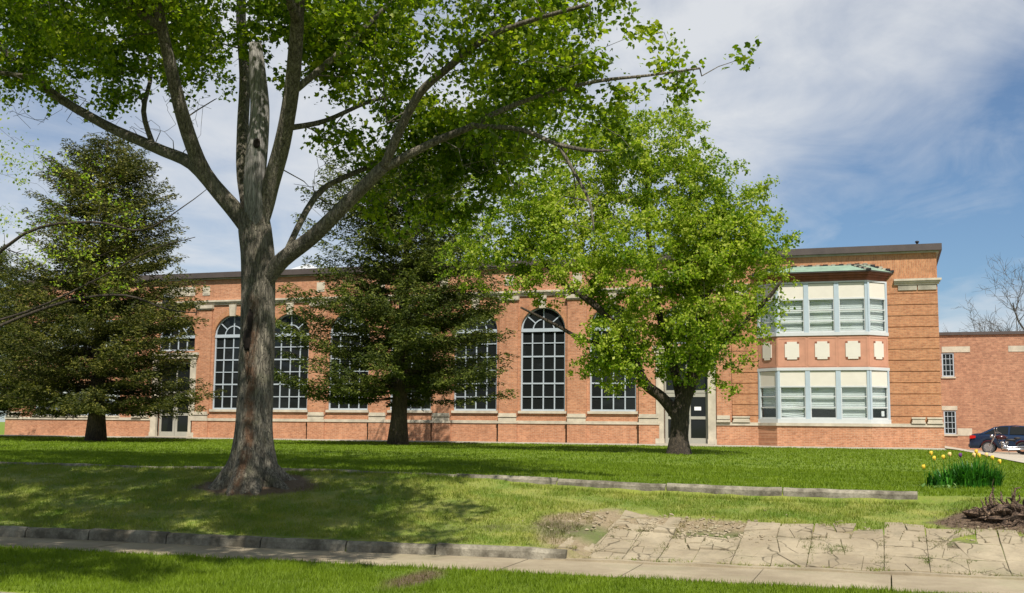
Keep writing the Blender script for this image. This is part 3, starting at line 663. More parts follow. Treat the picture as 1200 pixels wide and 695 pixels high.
# entrances
def entrance(cx, leaves):
    mb = MB()
    for s_ in (-1, 1):
        x0, x1 = sorted((cx+s_*1.0, cx+s_*1.34)); mb.box(x0, -.17, 0.0, x1, .1, 4.1)
        x0, x1 = sorted((cx+s_*.98, cx+s_*1.37)); mb.box(x0, -.2, -.02, x1, .0, .25)
    mb.box(cx-1.4, -.21, 4.103, cx+1.4, .1, 4.28).box(cx-1.48, -.27, 4.283, cx+1.48, .1, 4.42)
    sr = mb.build('doorway', 'stone', B)
    mb = MB().box(cx-1, .12, 2.3, cx+1, .2, 2.42).box(cx-1, .12, 3.85, cx+1, .2, 3.95).box(cx-1, .12, 2.42, cx-.93, .2, 3.85).box(cx+.93, .12, 2.42, cx+1, .2, 3.85).box(cx-.03, .125, 2.42, cx+.03, .195, 3.85)
    tr = mb.build('transom', 'door', B); MB().add([(cx-.95, .16, 2.4), (cx+.95, .16, 2.4), (cx+.95, .16, 3.88), (cx-.95, .16, 3.88)], [(0, 1, 2, 3)]).build('pane', 'glass', tr)
    for (a, b, hs) in leaves:
        mb = MB(); y0, y1 = .12, .18; st_ = .13
        mb.box(a, y0, .02, a+st_, y1, 2.28).box(b-st_, y0, .02, b, y1, 2.28).box(a+st_, y0, .02, b-st_, y1, .28).box(a+st_, y0, 2.12, b-st_, y1, 2.28).box(a+st_, y0, 1.12, b-st_, y1, 1.25)
        d = mb.build('door', 'door', B)
        MB().add([(a+.1, .15, .25), (b-.1, .15, .25), (b-.1, .15, 2.15), (a+.1, .15, 2.15)], [(0, 1, 2, 3)]).build('pane', 'glass', d)
        hx = b-.07 if hs > 0 else a+.07
        MB().tube([(hx, .12, .95), (hx, .06, .97), (hx, .06, 1.3), (hx, .12, 1.32)], .014, 6).build('handle', 'chrome', d)
        if cx > -20 and hs < 0: MB().box((a+b)/2-.17, .135, 1.52, (a+b)/2+.13, .146, 1.68).build('notice', 'paper', d)
    MB().box(cx-1.3, -.55, 0.002, cx+1.3, .1, .045).build('doorstep', 'concrete', B)
entrance(cxs[0], [(cxs[0]-.98, cxs[0]-.01, 1), (cxs[0]+.01, cxs[0]+.98, -1)])
entrance(cxs[8], [(cxs[8]-.98, cxs[8]+.02, 1), (cxs[8]+.05, cxs[8]+.98, -1)])
# fixed side panel
# wall lantern over the left doors
lx = -35.86
mb = MB().box(lx-.22, -.85, 7.28, lx+.22, -.3, 7.42, mi=1).box(lx-.17, -.8, 6.6, lx+.17, -.35, 7.28).box(lx-.05, -.34, 6.9, lx+.05, -.17, 7.0)
mb.build('wall_lantern', ['dark_metal', 'frame'], B)
# left range windows
def flat_window(x0, x1, z0, z1, n, y=.12, slats=3, parent=None):
    mb = MB().box(x0, y-.06, z0, x1, y+.06, z0+.1).box(x0, y-.06, z1-.08, x1, y+.06, z1); w = (x1-x0)/n
    for k in range(n+1):
        x = x0+w*k; h = .09 if 0 < k < n else .07; a = max(x0, x-h); b = min(x1, x+h); mb.box(a, y-.065, z0+.1, b, y+.062, z1-.08)
    zm = (z0+z1)/2; mb.box(x0, y-.03, zm-.03, x1, y+.03, zm+.03)
    f = mb.build('window', 'frame_blue', parent or B)
    MB().add([(x0, y+.02, z0), (x1, y+.02, z0), (x1, y+.02, z1), (x0, y+.02, z1)], [(0, 1, 2, 3)]).build('pane', 'clear_glass', f)
    mb = MB()
    for k in range(n):
        b = z0+.1+random.choice([.0, .15, .35, .6])*(z1-z0); mb.add([(x0+w*k+.05, y+.1, b), (x0+w*(k+1)-.05, y+.1, b), (x0+w*(k+1)-.05, y+.1, z1-.05), (x0+w*k+.05, y+.1, z1-.05)], [(0, 1, 2, 3)])
    mb.build('blind', 'blind', f)
    MB().add([(x0, y+.18, z0), (x1, y+.18, z0), (x1, y+.18, z1), (x0, y+.18, z1)], [(0, 1, 2, 3)]).build('dark_room_backing', 'room', f)  # near-black sheet: the dark of the unlit room is in its colour
    MB().box(x0-.08, -.14, z0-.1, x1+.08, y-.061, z0-.003).build('sill', 'stone', f)
    return f
flat_window(-44.58, -39.02, 1.1, 2.77, 4); flat_window(-44.58, -39.02, 4.6, 6.27, 4)

# ---- the bay
def poly_off(d):   # bay outline pushed out by d, left to right
    k = d*math.tan(math.radians(22.5))
    return [(BX0-d*.9, -.002), (BX0-d*.9, -.0021), (FX0-k, -BD-d), (FX1+k, -BD-d), (BX1+d*.9, -.0021), (BX1+d*.9, -.002)]
def bay_solid(name, d, z0, z1, mat, inner=None):
    p = poly_off(d); return MB().prism([p[0], p[2], p[3], p[5]], z0, z1).build(name, mat, B)
bay_solid('bay_plinth', .12, -.5, .86, 'brick')
bay_solid('bay_ledge', .17, .863, .985, 'stone')
bay_solid('bay_sill', .05, .988, 1.16, 'white')
bay_solid('bay_spandrel', .0, 3.36, 4.72, 'terracotta')
bay_solid('bay_sill', .05, 4.723, 4.86, 'white')
bay_solid('bay_head', .05, 3.23, 3.357, 'white')
bay_solid('bay_head', .03, 6.99, 7.06, 'white')
# faces: (start, end) of each facet
facets = [((BX0, 0), (FX0, -BD), 1), ((FX0, -BD), (FX1, -BD), 3), ((FX1, -BD), (BX1, 0), 1)]
def obox(mb, p, q, t0, t1, d0, d1, z0, z1, mi=0):
    """box on a facet: t along it in metres, d outwards"""
    L_ = math.hypot(q[0]-p[0], q[1]-p[1]); ux, uy = (q[0]-p[0])/L_, (q[1]-p[1])/L_; nx_, ny_ = uy, -ux
    P = [(p[0]+ux*t+nx_*d, p[1]+uy*t+ny_*d) for t, d in ((t0, d1), (t1, d1), (t1, d0), (t0, d0))]
    mb.prism(P, z0, z1, mi)
def rnd_blind(mb, p, q, t0, t1, d, z0, z1, mode):
    # pale roller/venetian shade in three sagging leaves
    zt_ = z1; bot = z0 if mode != 'gap' else z0+.38
    L_ = math.hypot(q[0]-p[0], q[1]-p[1]); ux, uy = (q[0]-p[0])/L_, (q[1]-p[1])/L_; nx_, ny_ = uy, -ux
    n = max(2, int(round((zt_-bot)/.085)))
    for k in range(n):
        a = zt_-(zt_-bot)*k/n; b = zt_-(zt_-bot)*(k+1)/n; w_ = (k/n)**2
        sl = random.uniform(-.02, .02)*w_+(.07*w_ if mode == 'tilt' else 0)
        m_ = a*.55+b*.45; rows = [(d-.004, a), (d+.008, m_), (d-.004, b)]
        vs = [(p[0]+ux*t+nx_*dd_, p[1]+uy*t+ny_*dd_, z+(sl if t == t0 else -sl)) for dd_, z in rows for t in (t0, t1)]
        mb.add(vs, [(0, 1, 3, 2), (2, 3, 5, 4)])
modes = {0: ['dark', 'tilt', 'gap', 'flat', 'notice'], 1: ['flat', 'flat', 'flat', 'flat', 'tilt']}
for lvl_, (z0, z1) in enumerate(((1.16, 3.23), (4.86, 6.99))):
    k_ = 0
    zc = z1-.66    # bottom of the cream head panel
    for p, q, n in facets:
        L_ = math.hypot(q[0]-p[0], q[1]-p[1]); w = L_/n
        for j in range(n):
            a, b = w*j, w*(j+1); m0 = .10; mb = MB()
            obox(mb, p, q, a, a+m0, -.1, .03, z0, z1, 1); obox(mb, p, q, b-m0, b, -.1, .03, z0, z1, 1)
            obox(mb, p, q, a+m0, b-m0, -.08, .015, z0, z0+.07); obox(mb, p, q, a+m0, b-m0, -.08, .015, zc-.06, zc+.005)
            for zz_ in (z0+.5, z0+.96): obox(mb, p, q, a+m0, b-m0, -.06, .0, zz_-.022, zz_+.022)
            obox(mb, p, q, a+m0, a+m0+.035, -.06, .005, z0+.07, zc-.06); obox(mb, p, q, b-m0-.035, b-m0, -.06, .005, z0+.07, zc-.06)
            f = mb.build('bay_window', ['white', 'frame_blue'], B)
            mb = MB(); obox(mb, p, q, a+m0, b-m0, -.07, -.005, zc+.007, z1-.02); mb.build('head_panel', 'cream', f)
            mb = MB(); obox(mb, p, q, a+m0, b-m0, -.04, -.035, z0+.07, zc-.06); mb.build('pane', 'clear_glass', f)
            md = modes[lvl_][k_]; mb = MB(); rnd_blind(mb, p, q, a+m0, b-m0, -.14, z0+.05 if md not in ('dark', 'notice') else z0+.45, zc-.03, md if md != 'notice' else 'flat'); mb.build('blind', 'blind', f)
            if md == 'notice': mb = MB(); obox(mb, p, q, b-.42, b-.26, -.075, -.06, z0+.14, z0+.36); mb.build('notice', 'paper', f)
            if lvl_ == 0 and j > 0 and n == 3: pass
            k_ += 1
    # near-black solid behind, coloured as the dark of the unlit room
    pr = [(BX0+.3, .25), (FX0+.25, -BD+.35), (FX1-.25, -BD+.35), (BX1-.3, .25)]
    MB().prism(pr, z0-.05, z1+.05).build('dark_room_backing', 'room', B)
# cream plaques with notched corners and their dark ironwork clips on the spandrel
for p, q, n in facets:
    L_ = math.hypot(q[0]-p[0], q[1]-p[1]); w = L_/n
    for j in range(n):
        c_ = w*(j+.5); hw = .30 if n == 3 else .27; mb = MB()
        obox(mb, p, q, c_-hw, c_+hw, 0.003, .035, 3.80, 4.38); obox(mb, p, q, c_-hw+.09, c_+hw-.09, .003, .034, 3.71, 4.47)
        pl_ = mb.build('plaque', 'cream', B); mb = MB()
        for s_ in (-1, 1):
            for z in (3.755, 4.425): obox(mb, p, q, *(sorted((c_+s_*(hw-.09), c_+s_*hw))), .003, .022, z-.04, z+.04)
        mb.build('corner_clip', 'wood_red', pl_)
        mb = MB()
        obox(mb, p, q, w*j+.03, w*(j+1)-.03, .003, .012, 3.40, 3.46); obox(mb, p, q, w*j+.03, w*(j+1)-.03, .003, .012, 4.60, 4.66)
        obox(mb, p, q, w*j+.02, w*j+.08, .003, .013, 3.461, 4.599); obox(mb, p, q, w*(j+1)-.08, w*(j+1)-.02, .003, .013, 3.461, 4.599); mb.build('trim', 'terracotta', B)
# eaves and copper roof
bay_solid('bay_frieze', .02, 7.063, 7.20, 'wood_red'); bay_solid('bay_frieze', .12, 7.203, 7.30, 'wood_red'); bay_solid('bay_frieze', .24, 7.303, 7.40, 'wood_red'); bay_solid('bay_eaves', .34, 7.403, 7.45, 'coping')
p = poly_off(.36); q0 = [p[0], p[2], p[3], p[5]]; r0 = [(BX0+.75, -.002), (FX0+.55, -.25), (FX1-.55, -.25), (BX1-.75, -.002)]
z0, z1 = 7.453, 7.80; vs = [(x, y, z0) for x, y in q0]+[(x, y, z1) for x, y in r0]
mb = MB().add(vs, [(0, 1, 5, 4), (1, 2, 6, 5), (2, 3, 7, 6), (4, 5, 6, 7)])
rf = mb.build('bay_roof', 'copper', B)
mb = MB()   # stepped flashing up both hips and along the wall
for (a, b) in ((1, 5), (2, 6)):
    A, Bv = Vector(vs[a]), Vector(vs[b])
    for k in range(7):
        t = (k+.5)/7; c_ = A.lerp(Bv, t); mb.box(c_.x-.10, c_.y-.09, c_.z-.02, c_.x+.10, c_.y+.09, c_.z+.055, mi=k % 2)
    mb.build('flashing', ['dark_metal', 'stone_dark'], rf); mb = MB()
for (a, b, n) in ((0, 4, 7), (3, 7, 7), (4, 7, 24)):
    A, Bv = Vector(vs[a]), Vector(vs[b])
    for k in range(n):
        t = (k+.5)/n; c_ = A.lerp(Bv, t); mb.box(c_.x-.10, -.07, c_.z-.01, c_.x+.09, -.003, c_.z+.07+.03*(k % 2), mi=(k//2) % 2)
    mb.build('flashing', ['dark_metal', 'stone_dark'], rf); mb = MB()
# small things on the roof
mb = MB().box(-30.8, 3, 8.1, -29.0, 4.2, 9.1).add([(-30.8, 3, 9.1), (-29, 3, 9.1), (-29, 4.2, 9.1), (-30.8, 4.2, 9.1), (-29.9, 3.6, 9.5)], [(0, 1, 4), (1, 2, 4), (2, 3, 4), (3, 0, 4)])
mb.build('rooftop_vent', 'white', B)
MB().tube([(1.45, .1, 8.62), (1.45, .1, 8.74)], .05, 8).ball((1.45, .1, 8.76), .09, .09, .05).build('roof_vent', 'dark_metal', B)

# ------------------------------------------------------------------ annex
A_ = tag(empty('brick_annex', (12, 18, -.4)), 'low flat roofed red brick annex set back behind the parked blue car', 'building')
AX0, AX1, AY = 2.55, 30.0, 18.0
mb = MB(); 
def rect_wall(mb, x0, x1, z0, z1, ops, y, rev=.15):
    cur = x0
    for a, b, zz in ops:
        mb.add([(cur, y, z0), (a, y, z0), (a, y, z1), (cur, y, z1)], [(0, 1, 2, 3)]); lo = z0
        for (c_, d_) in zz:
            mb.add([(a, y, lo), (b, y, lo), (b, y, c_), (a, y, c_)], [(0, 1, 2, 3)]); lo = d_
            mb.add([(a, y, c_), (b, y, c_), (b, y, d_), (a, y, d_), (a, y+rev, c_), (b, y+rev, c_), (b, y+rev, d_), (a, y+rev, d_)], [(0, 4, 5, 1), (1, 5, 6, 2), (2, 6, 7, 3), (3, 7, 4, 0)])
        mb.add([(a, y, lo), (b, y, lo), (b, y, z1), (a, y, z1)], [(0, 1, 2, 3)]); cur = b
    mb.add([(cur, y, z0), (x1, y, z0), (x1, y, z1), (cur, y, z1)], [(0, 1, 2, 3)])
wx = [(3.08, 3.74), (11.5, 12.2), (16.0, 16.7), (21, 21.7)]
rect_wall(mb, AX0, AX1, -1, 6.15, [(a, b, [(.52, 1.86), (3.78, 5.14)]) for a, b in wx], AY)
mb.build('wall', 'brick_red', A_)
for q in ((AX1-.3, AX1), (AX0, AX0+.3)): MB().box(q[0], AY+.155, -1, q[1], AY+14, 6.15).build('wall', 'brick_red', A_)
MB().box(AX0-.1, AY-.1, 6.153, AX1+.1, AY+14, 6.32).build('coping', 'coping', A_)
for q in ((3.1, 5.17, 4.6, 5.5), (6.6, 5.17, 9, 5.5), (3.0, 1.88, 3.82, 2.12), (3.78, .45, 4.55, .86)): MB().box(q[0], AY-.02, q[1], q[2], AY-.003, q[3]).build('stone_panel', 'stone', A_)
for a, b in wx:
    for c_, d_ in ((.52, 1.86), (3.78, 5.14)):
        mb = MB().box(a, AY+.03, c_, a+.07, AY+.12, d_).box(b-.07, AY+.03, c_, b, AY+.12, d_).box(a+.07, AY+.03, c_, b-.07, AY+.12, c_+.07).box(a+.07, AY+.03, d_-.07, b-.07, AY+.12, d_)
        for k in (1, 2): x = a+(b-a)*k/3; mb.box(x-.014, AY+.06, c_+.07, x+.014, AY+.11, d_-.07)
        for k in (1, 2, 3): z = c_+(d_-c_)*k/4; mb.box(a+.07, AY+.055, z-.015, b-.07, AY+.105, z+.015)
        f = mb.build('window', 'frame', A_)
        MB().add([(a, AY+.09, c_), (b, AY+.09, c_), (b, AY+.09, d_), (a, AY+.09, d_)], [(0, 1, 2, 3)]).build('pane', 'glass_teal' if False else 'glass', f)
        MB().box(a-.06, AY-.06, c_-.09, b+.06, AY+.029, c_-.002).build('sill', 'stone', f)

# ------------------------------------------------------------------ trees
def paths_to_mb(mb, pts, rad, n=8, sub=4, wob=None):
    """smooth limb through given nodes (Catmull-Rom)"""
    P = [Vector(p) for p in pts]; Q = []; R = []
    for i in range(len(P)-1):
        a = P[max(i-1, 0)]; b = P[i]; c_ = P[i+1]; d = P[min(i+2, len(P)-1)]
        for k in range(sub):
            t = k/sub; Q.append(.5*((2*b)+(c_-a)*t+(2*a-5*b+4*c_-d)*t*t+(3*b-a-3*c_+d)*t**3)); R.append(rad[i]*(1-t)+rad[i+1]*t)
    Q.append(P[-1]); R.append(rad[-1]); mb.tube(Q, R, n, wob=wob); return [tuple(q) for q in Q], R
def pnoise(P, f, seed=0):
    r = np.random.default_rng(seed); out = 0
    for k in range(6):
        d = r.normal(size=3); d /= np.linalg.norm(d); out = out + np.sin(P@d*f*(1+.35*k)+r.uniform(0, 6.28))
    return out/6
LEAF5 = np.array([(0, 0, 0), (.35, .18, .03), (.5, .52, .10), (.2, .62, .02), (0, 1, 0), (-.2, .62, .02), (-.5, .52, .10), (-.35, .18, .03)])
LEAF4 = np.array([(0, 0, 0), (.36, .5, .09), (0, 1, 0), (-.36, .5, .09)])
def leaves(name, P, size, mat, parent, shape=LEAF4, droop=.3, nrm_up=.7, rg=rng):
    n = len(P); s_ = size*rg.uniform(.45, 1.4, n)
    d = rg.normal(size=(n, 3)); d[:, 2] -= droop*1.2; d /= np.linalg.norm(d, axis=1)[:, None]
    u = rg.normal(size=(n, 3))*(1-nrm_up); u[:, 2] += nrm_up; x = np.cross(d, u); x /= np.linalg.norm(x, axis=1)[:, None]+1e-9; z = np.cross(x, d)
    k = len(shape); V = P[:, None, :] + s_[:, None, None]*(shape[None, :, 0, None]*x[:, None, :]+shape[None, :, 1, None]*d[:, None, :]+shape[None, :, 2, None]*z[:, None, :])
    V = V.reshape(-1, 3); b = (np.arange(n)*k)[:, None]
    if k == 8: Fv = np.concatenate([b+np.array([[0, 1, 2, 3]]), b+np.array([[0, 3, 4, 5]]), b+np.array([[0, 5, 6, 7]])])
    else: Fv = np.concatenate([b+np.array([[0, 1, 2]]), b+np.array([[0, 2, 3]])])
    return np_mesh(name, V, Fv, mat, parent)
def grow(mb, skel, clumps, base, tipr=.006, k=.0045, sag=.12, seed=1, sides=4, maxlen=None):
    """branch out from the limbs to every clump, nearest first"""
    r = np.random.default_rng(seed); S_ = np.array([p for p, _ in skel]); Rr = np.array([q for _, q in skel])
    order = np.argsort(np.linalg.norm(clumps-np.array(base), axis=1)); cap = 200000; buf = np.zeros((cap, 3)); br = np.zeros(cap); n = len(S_); buf[:n] = S_; br[:n] = Rr
    keep = []
    for i in order:
        c_ = clumps[i]; d = np.linalg.norm(buf[:n]-c_, axis=1) + np.where(buf[:n, 2] > c_[2]+.4, .35, 0); j = int(np.argmin(d)); a = buf[j]; L_ = np.linalg.norm(c_-a)
        if maxlen and L_ > maxlen: continue
        keep.append(i); r0 = min(br[j]*.75, tipr+k*L_+.004); m_ = max(2, min(6, int(L_/.3)+1)); pts = []
        off = r.normal(size=3)*sag*L_; off2 = r.normal(size=3)*sag*.5*L_
        for q in range(m_+1):
            t = q/m_; p = a+(c_-a)*t+off*math.sin(math.pi*t)+off2*math.sin(2*math.pi*t); p = p+np.array([0, 0, .10*L_*math.sin(math.pi*t)]); pts.append(p)
        rad = [r0*(1-q/m_)+tipr*.6*q/m_ for q in range(m_+1)]
        mb.tube(pts, rad, sides if r0 < .03 else 6, cap=False)
        if n+m_ < cap:
            for q in range(1, m_+1): buf[n] = pts[q]; br[n] = max(rad[q], tipr); n += 1
    return clumps[keep]
def sample_lobes(lobes, dens, seed, gap=-.15, freq=1.1, shell=.35):
    """lobes: (x, y, z, rx, ry, rz, density factor)"""
    r = np.random.default_rng(seed); out = []
    for (x, y, z, rx, ry, rz, w) in lobes:
        n = int(dens*w*4.19*rx*ry*rz); d = r.normal(size=(n, 3)); d /= np.linalg.norm(d, axis=1)[:, None]
        q = r.uniform(0, 1, n)**shell; jit = 1+.12*pnoise(d*2.0, 2.2, seed+3)
        out.append(np.stack([x+d[:, 0]*rx*q*jit, y+d[:, 1]*ry*q*jit, z+d[:, 2]*rz*q*jit], 1))
    P = np.concatenate(out); return P[pnoise(P, freq, seed+9) > gap]

# ---- the big maple
MY = -33.3
MT = tag(empty('maple_tree', (-10.22, MY, -.33)), 'huge old maple with flared roots and hollow streaked trunk on the grass bank', 'tree')
limbs = {
'trunk': [(-10.26,-33.3,-0.45,.50),(-10.24,-33.3,-0.15,.45),(-10.23,-33.3,.1,.41),(-10.25,-33.3,.68,.379),(-10.26,-33.3,2.14,.361),(-10.28,-33.3,3.03,.355),(-10.31,-33.3,3.63,.357),(-10.38,-33.3,4.09,.35),(-10.42,-33.3,4.45,.29)],
'A': [(-10.4,-33.3,4.0,.22),(-10.66,-33.3,4.3,.2),(-11.18,-33.1,4.75,.184),(-12.15,-32.7,5.53,.159),(-13.32,-32.3,6.04,.141),(-14.88,-31.9,6.73,.13),(-16.56,-31.5,7.65,.117),(-18.39,-31.1,8.97,.104),(-20.0,-30.7,10.22,.079)],
'A2': [(-16.13,-31.6,7.4,.08),(-16.48,-32.1,7.76,.07),(-16.99,-32.5,7.81,.061),(-17.61,-33.0,7.98,.043)],
'B': [(-10.45,-33.3,4.05,.23),(-10.7,-33.35,4.4,.2),(-11.25,-33.6,5.1,.18),(-11.38,-34.1,5.94,.162),(-11.37,-34.6,6.84,.137),(-11.3,-35.1,7.7,.113),(-11.13,-35.7,8.6,.083),(-11.05,-36.3,9.58,.054)],
'C': [(-10.5,-33.2,4.1,.2),(-10.72,-33.0,4.6,.185),(-11.0,-32.8,5.3,.155),(-11.29,-32.4,6.23,.152),(-11.6,-31.9,7.4,.149),(-12.07,-31.4,8.84,.137),(-12.48,-30.8,10.95,.107),(-13.26,-30.1,13.73,.06)],
'E': [(-10.34,-33.3,4.1,.24),(-10.2,-33.3,4.5,.22),(-10.03,-33.4,4.88,.2),(-9.73,-33.6,5.49,.191),(-9.41,-33.9,6.28,.173),(-9.11,-34.3,7.01,.156),(-8.78,-34.8,7.95,.124),(-8.28,-35.5,8.98,.09),(-7.87,-36.1,10.2,.06)],
'F': [(-10.35,-33.3,2.9,.22),(-10.12,-33.3,3.22,.21),(-9.74,-33.4,3.55,.19),(-9.02,-33.6,3.91,.172),(-8.17,-33.9,4.45,.147),(-7.5,-34.2,4.83,.13)],
'F1': [(-7.5,-34.2,4.83,.109),(-7.13,-34.4,5.38,.101),(-6.73,-34.6,5.84,.093),(-6.19,-34.9,6.07,.078),(-5.39,-35.3,6.35,.062),(-4.64,-35.6,6.42,.048),(-3.66,-36.0,6.4,.035)],
'F2': [(-7.6,-34.15,4.78,.11),(-6.7,-34.2,5.15,.088),(-6.08,-34.2,5.35,.073),(-5.53,-34.1,5.63,.06),(-4.86,-34.0,5.85,.046),(-4.07,-33.9,6.01,.039),(-3.3,-33.8,6.06,.03),(-2.53,-33.7,6.13,.021)],
'F3': [(-6.0,-34.2,5.38,.06),(-5.21,-34.2,5.26,.052),(-4.63,-34.3,4.97,.045),(-4.08,-34.4,4.8,.038),(-3.73,-34.5,4.75,.02)],
'F4': [(-4.57,-34.3,4.94,.041),(-4.34,-34.3,4.53,.036),(-4.07,-34.4,4.04,.028),(-3.97,-34.5,3.58,.012)],
'F5': [(-9.8,-33.35,3.5,.074),(-9.76,-32.3,4.86,.078),(-9.49,-31.5,5.42,.073),(-9.35,-30.7,5.84,.067),(-9.0,-29.9,6.88,.052)],
'G': [(-9.41,-33.9,6.28,.087),(-8.69,-33.5,7.09,.073),(-8.14,-33.0,7.97,.067),(-7.24,-32.5,9.16,.053),(-6.14,-32.0,10.03,.038)],
'H': [(-9.57,-33.7,5.75,.073),(-9.41,-32.7,6.13,.061),(-9.07,-31.7,6.73,.051),(-8.83,-30.7,7.17,.04)],
'I': [(-11.33,-34.9,7.3,.10),(-12.2,-36.2,8.0,.09),(-12.9,-38.1,8.4,.075),(-13.9,-40.4,8.6,.06),(-15.0,-42.6,8.7,.04),(-15.8,-44.4,8.8,.02)],  # I and J run out of frame, lengthened to carry the shading lobes
'J': [(-9.0,-34.5,7.3,.10),(-8.6,-36.2,8.0,.09),(-8.2,-38.2,8.4,.07),(-8.0,-40.6,8.5,.05),(-8.2,-42.8,8.6,.035),(-8.6,-44.6,8.6,.02)],
'K': [(-12.48,-30.8,10.95,.08),(-11.4,-31.4,12.2,.06),(-10.2,-32,13.4,.04)],
'N': [(-13.32,-32.3,6.04,.08),(-13.9,-31.9,6.9,.07),(-14.3,-31.2,8.0,.05),(-15.2,-30.5,9.2,.03)],
}
def flare(q, th, i):
    z = q.z+.33; k = max(0, 1-z/1.15)
    fl = 1+.42*k**1.7*(1+.55*math.cos(5*th+.8)+.25*math.cos(8*th+2))
    return fl*(1+.030*math.sin(7*th+1.3*z)+.02*math.sin(13*th+2.1*z)+.012*math.sin(23*th-3*z))
skel = []
mb = MB()
for k, nd in limbs.items():
    pts = [n[:3] for n in nd]; rad = [n[3]*(.80 if k == 'trunk' else .74) for n in nd]
    Q, R = paths_to_mb(mb, pts, rad, 40 if k == 'trunk' else (16 if rad[0] > .15 else 8), 6 if k == 'trunk' else 4, wob=flare if k == 'trunk' else (lambda q, th, i: 1+.05*math.sin(3*th+q.z*2)+.03*math.sin(5*th+q.x*4)))
    if k not in ('trunk',): skel += [(Q[j], R[j]) for j in range(2, len(Q))]
# surface roots
for th, ln in ((-.25, 1.0), (-1.0, .75), (-1.7, .8), (-2.5, .75), (-2.95, .95), (.5, .9), (2.2, .8)):
    pts = []; rr = []
    for k in range(7):
        t = k/6; d = .30+ln*t*.68; x = -10.24+math.cos(th+.12*math.sin(3*t))*d; y = MY+math.sin(th)*d; z = float(tz(x, y))
        pts.append((x, y, z+.16*(1-t)**2-.01-.07*t)); rr.append(.15*(1-t)+.02)
    mb.tube(pts, rr, 10)
mlobes = [(-11.2,-35.0,12.2,8.3,9.4,4.8,.5), (-17.0,-31.6,8.9,2.8,2.6,1.5,2.2),(-14.3,-32.4,8.2,2.7,2.5,1.4,2.2),(-12.2,-34.6,8.0,2.5,2.4,1.1,2.0),(-9.8,-33.0,7.9,2.2,2.4,1.05,2.2),(-19.5,-31.5,8.6,1.8,2,1.4,1.6),
 (-8.0,-32.8,7.2,1.7,2.0,1.15,2.6),(-6.1,-34.0,6.7,2.1,2.0,1.05,2.4),(-4.5,-34.2,6.5,1.7,1.9,.9,2.2),(-3.0,-33.8,6.25,1.1,1.1,.62,1.8),(-4.9,-34.3,5.1,1.1,1.0,.6,1.1),(-3.9,-33.8,7.4,1.6,1.6,.7,1.6),
 (-8.0,-31.6,5.7,1.9,1.6,1.3,3.0),(-9.0,-30.5,4.6,1.3,1.0,.8,2),(-5.0,-32.4,5.6,1.6,1.2,.9,2.2),(-6.6,-30.6,6.4,1.8,1.3,1.3,2),(-6.4,-31.8,6.4,1.7,1.4,1.0,2.2),(-9.6,-30.2,5.2,1.2,1.0,.8,1.6),(-9.2,-31.0,6.2,1.2,1.1,.8,1.9),(-4.1,-34.4,4.3,.5,.5,.6,1.0),(-13.3,-39.5,9.7,3.6,4.2,1.3,1.6),(-7.6,-39.6,9.7,3.6,4.2,1.3,1.6),(-18.0,-38.0,9.8,3.4,4.4,1.4,1.4),(-8.9,-43.8,8.5,4.6,3.6,.9,6),(-16.0,-43.4,8.6,4.8,3.8,1.0,6),(-6.6,-40.2,8.2,2.8,2.6,.8,5.0),(-12.5,-39.0,8.3,3.4,2.6,.8,5.0),(-18.5,-38.5,8.6,3.4,2.8,.8,4.0),(-4.9,-41.2,8.5,2.6,3.4,.9,5.5),(-5.6,-37.4,8.6,2.2,2,.8,3),(-6.6,-32.2,5.6,1.5,1.3,.7,1.6),(-7.2,-30.8,4.9,1.0,.9,.6,1.2)]  # lobes out toward the street are unseen, added to shade bank and verge
cl = sample_lobes(mlobes, 3.9, 21, gap=.02, freq=2.0, shell=.55)
# keep the crown's underside open around the bare forks
cl = cl[~((cl[:, 2] < 5.6) & (cl[:, 0] < -9.2) & (cl[:, 0] > -13.5))]
bare = sample_lobes([(-8.6,-32.0,5.3,1.7,1.4,1.2,2.5),(-5.0,-34.2,4.9,1.6,1.0,.9,3),(-12.8,-32.6,6.9,2.2,1.4,1.0,2),(-4.1,-34.4,4.0,.7,.5,.7,6),(-15.8,-31.8,7.0,2.0,1.2,.8,2)], 2.2, 5, gap=-1, shell=.5)
cl = grow(mb, skel, cl, (-10.3, -33.3, 4.4), .007, .010, .16, 5, maxlen=3.2)
grow(mb, skel, bare, (-10.3, -33.3, 4.4), .006, .006, .22, 6, maxlen=2.0)
print('maple clumps', len(cl))
mb.build('trunk', 'maple_bark', MT, smooth=True)
# twigs + leaves
def clump_leaves(cl, n, r, rz, seed):
    g = np.random.default_rng(seed); k = len(cl); c = np.repeat(cl, n, 0); dirs = g.normal(size=(k, 5, 3)); dirs[:, :, 2] *= .6; dirs /= np.linalg.norm(dirs, axis=2)[:, :, None]
    w = g.integers(0, 5, k*n); dd_ = dirs[np.repeat(np.arange(k), n), w]; t = g.uniform(.1, 1, (k*n, 1))**.7
    rr = r*g.uniform(.7, 1.3, k)[np.repeat(np.arange(k), n)][:, None]
    return c+dd_*t*rr+g.normal(size=(k*n, 3))*rr*.22*np.array([1, 1, rz])
LP = clump_leaves(cl, 62, .36, .8, 3); print('maple leaves', len(LP))
leaves('crown', LP, .088, 'maple_leaf', MT, LEAF5, .5, .55)
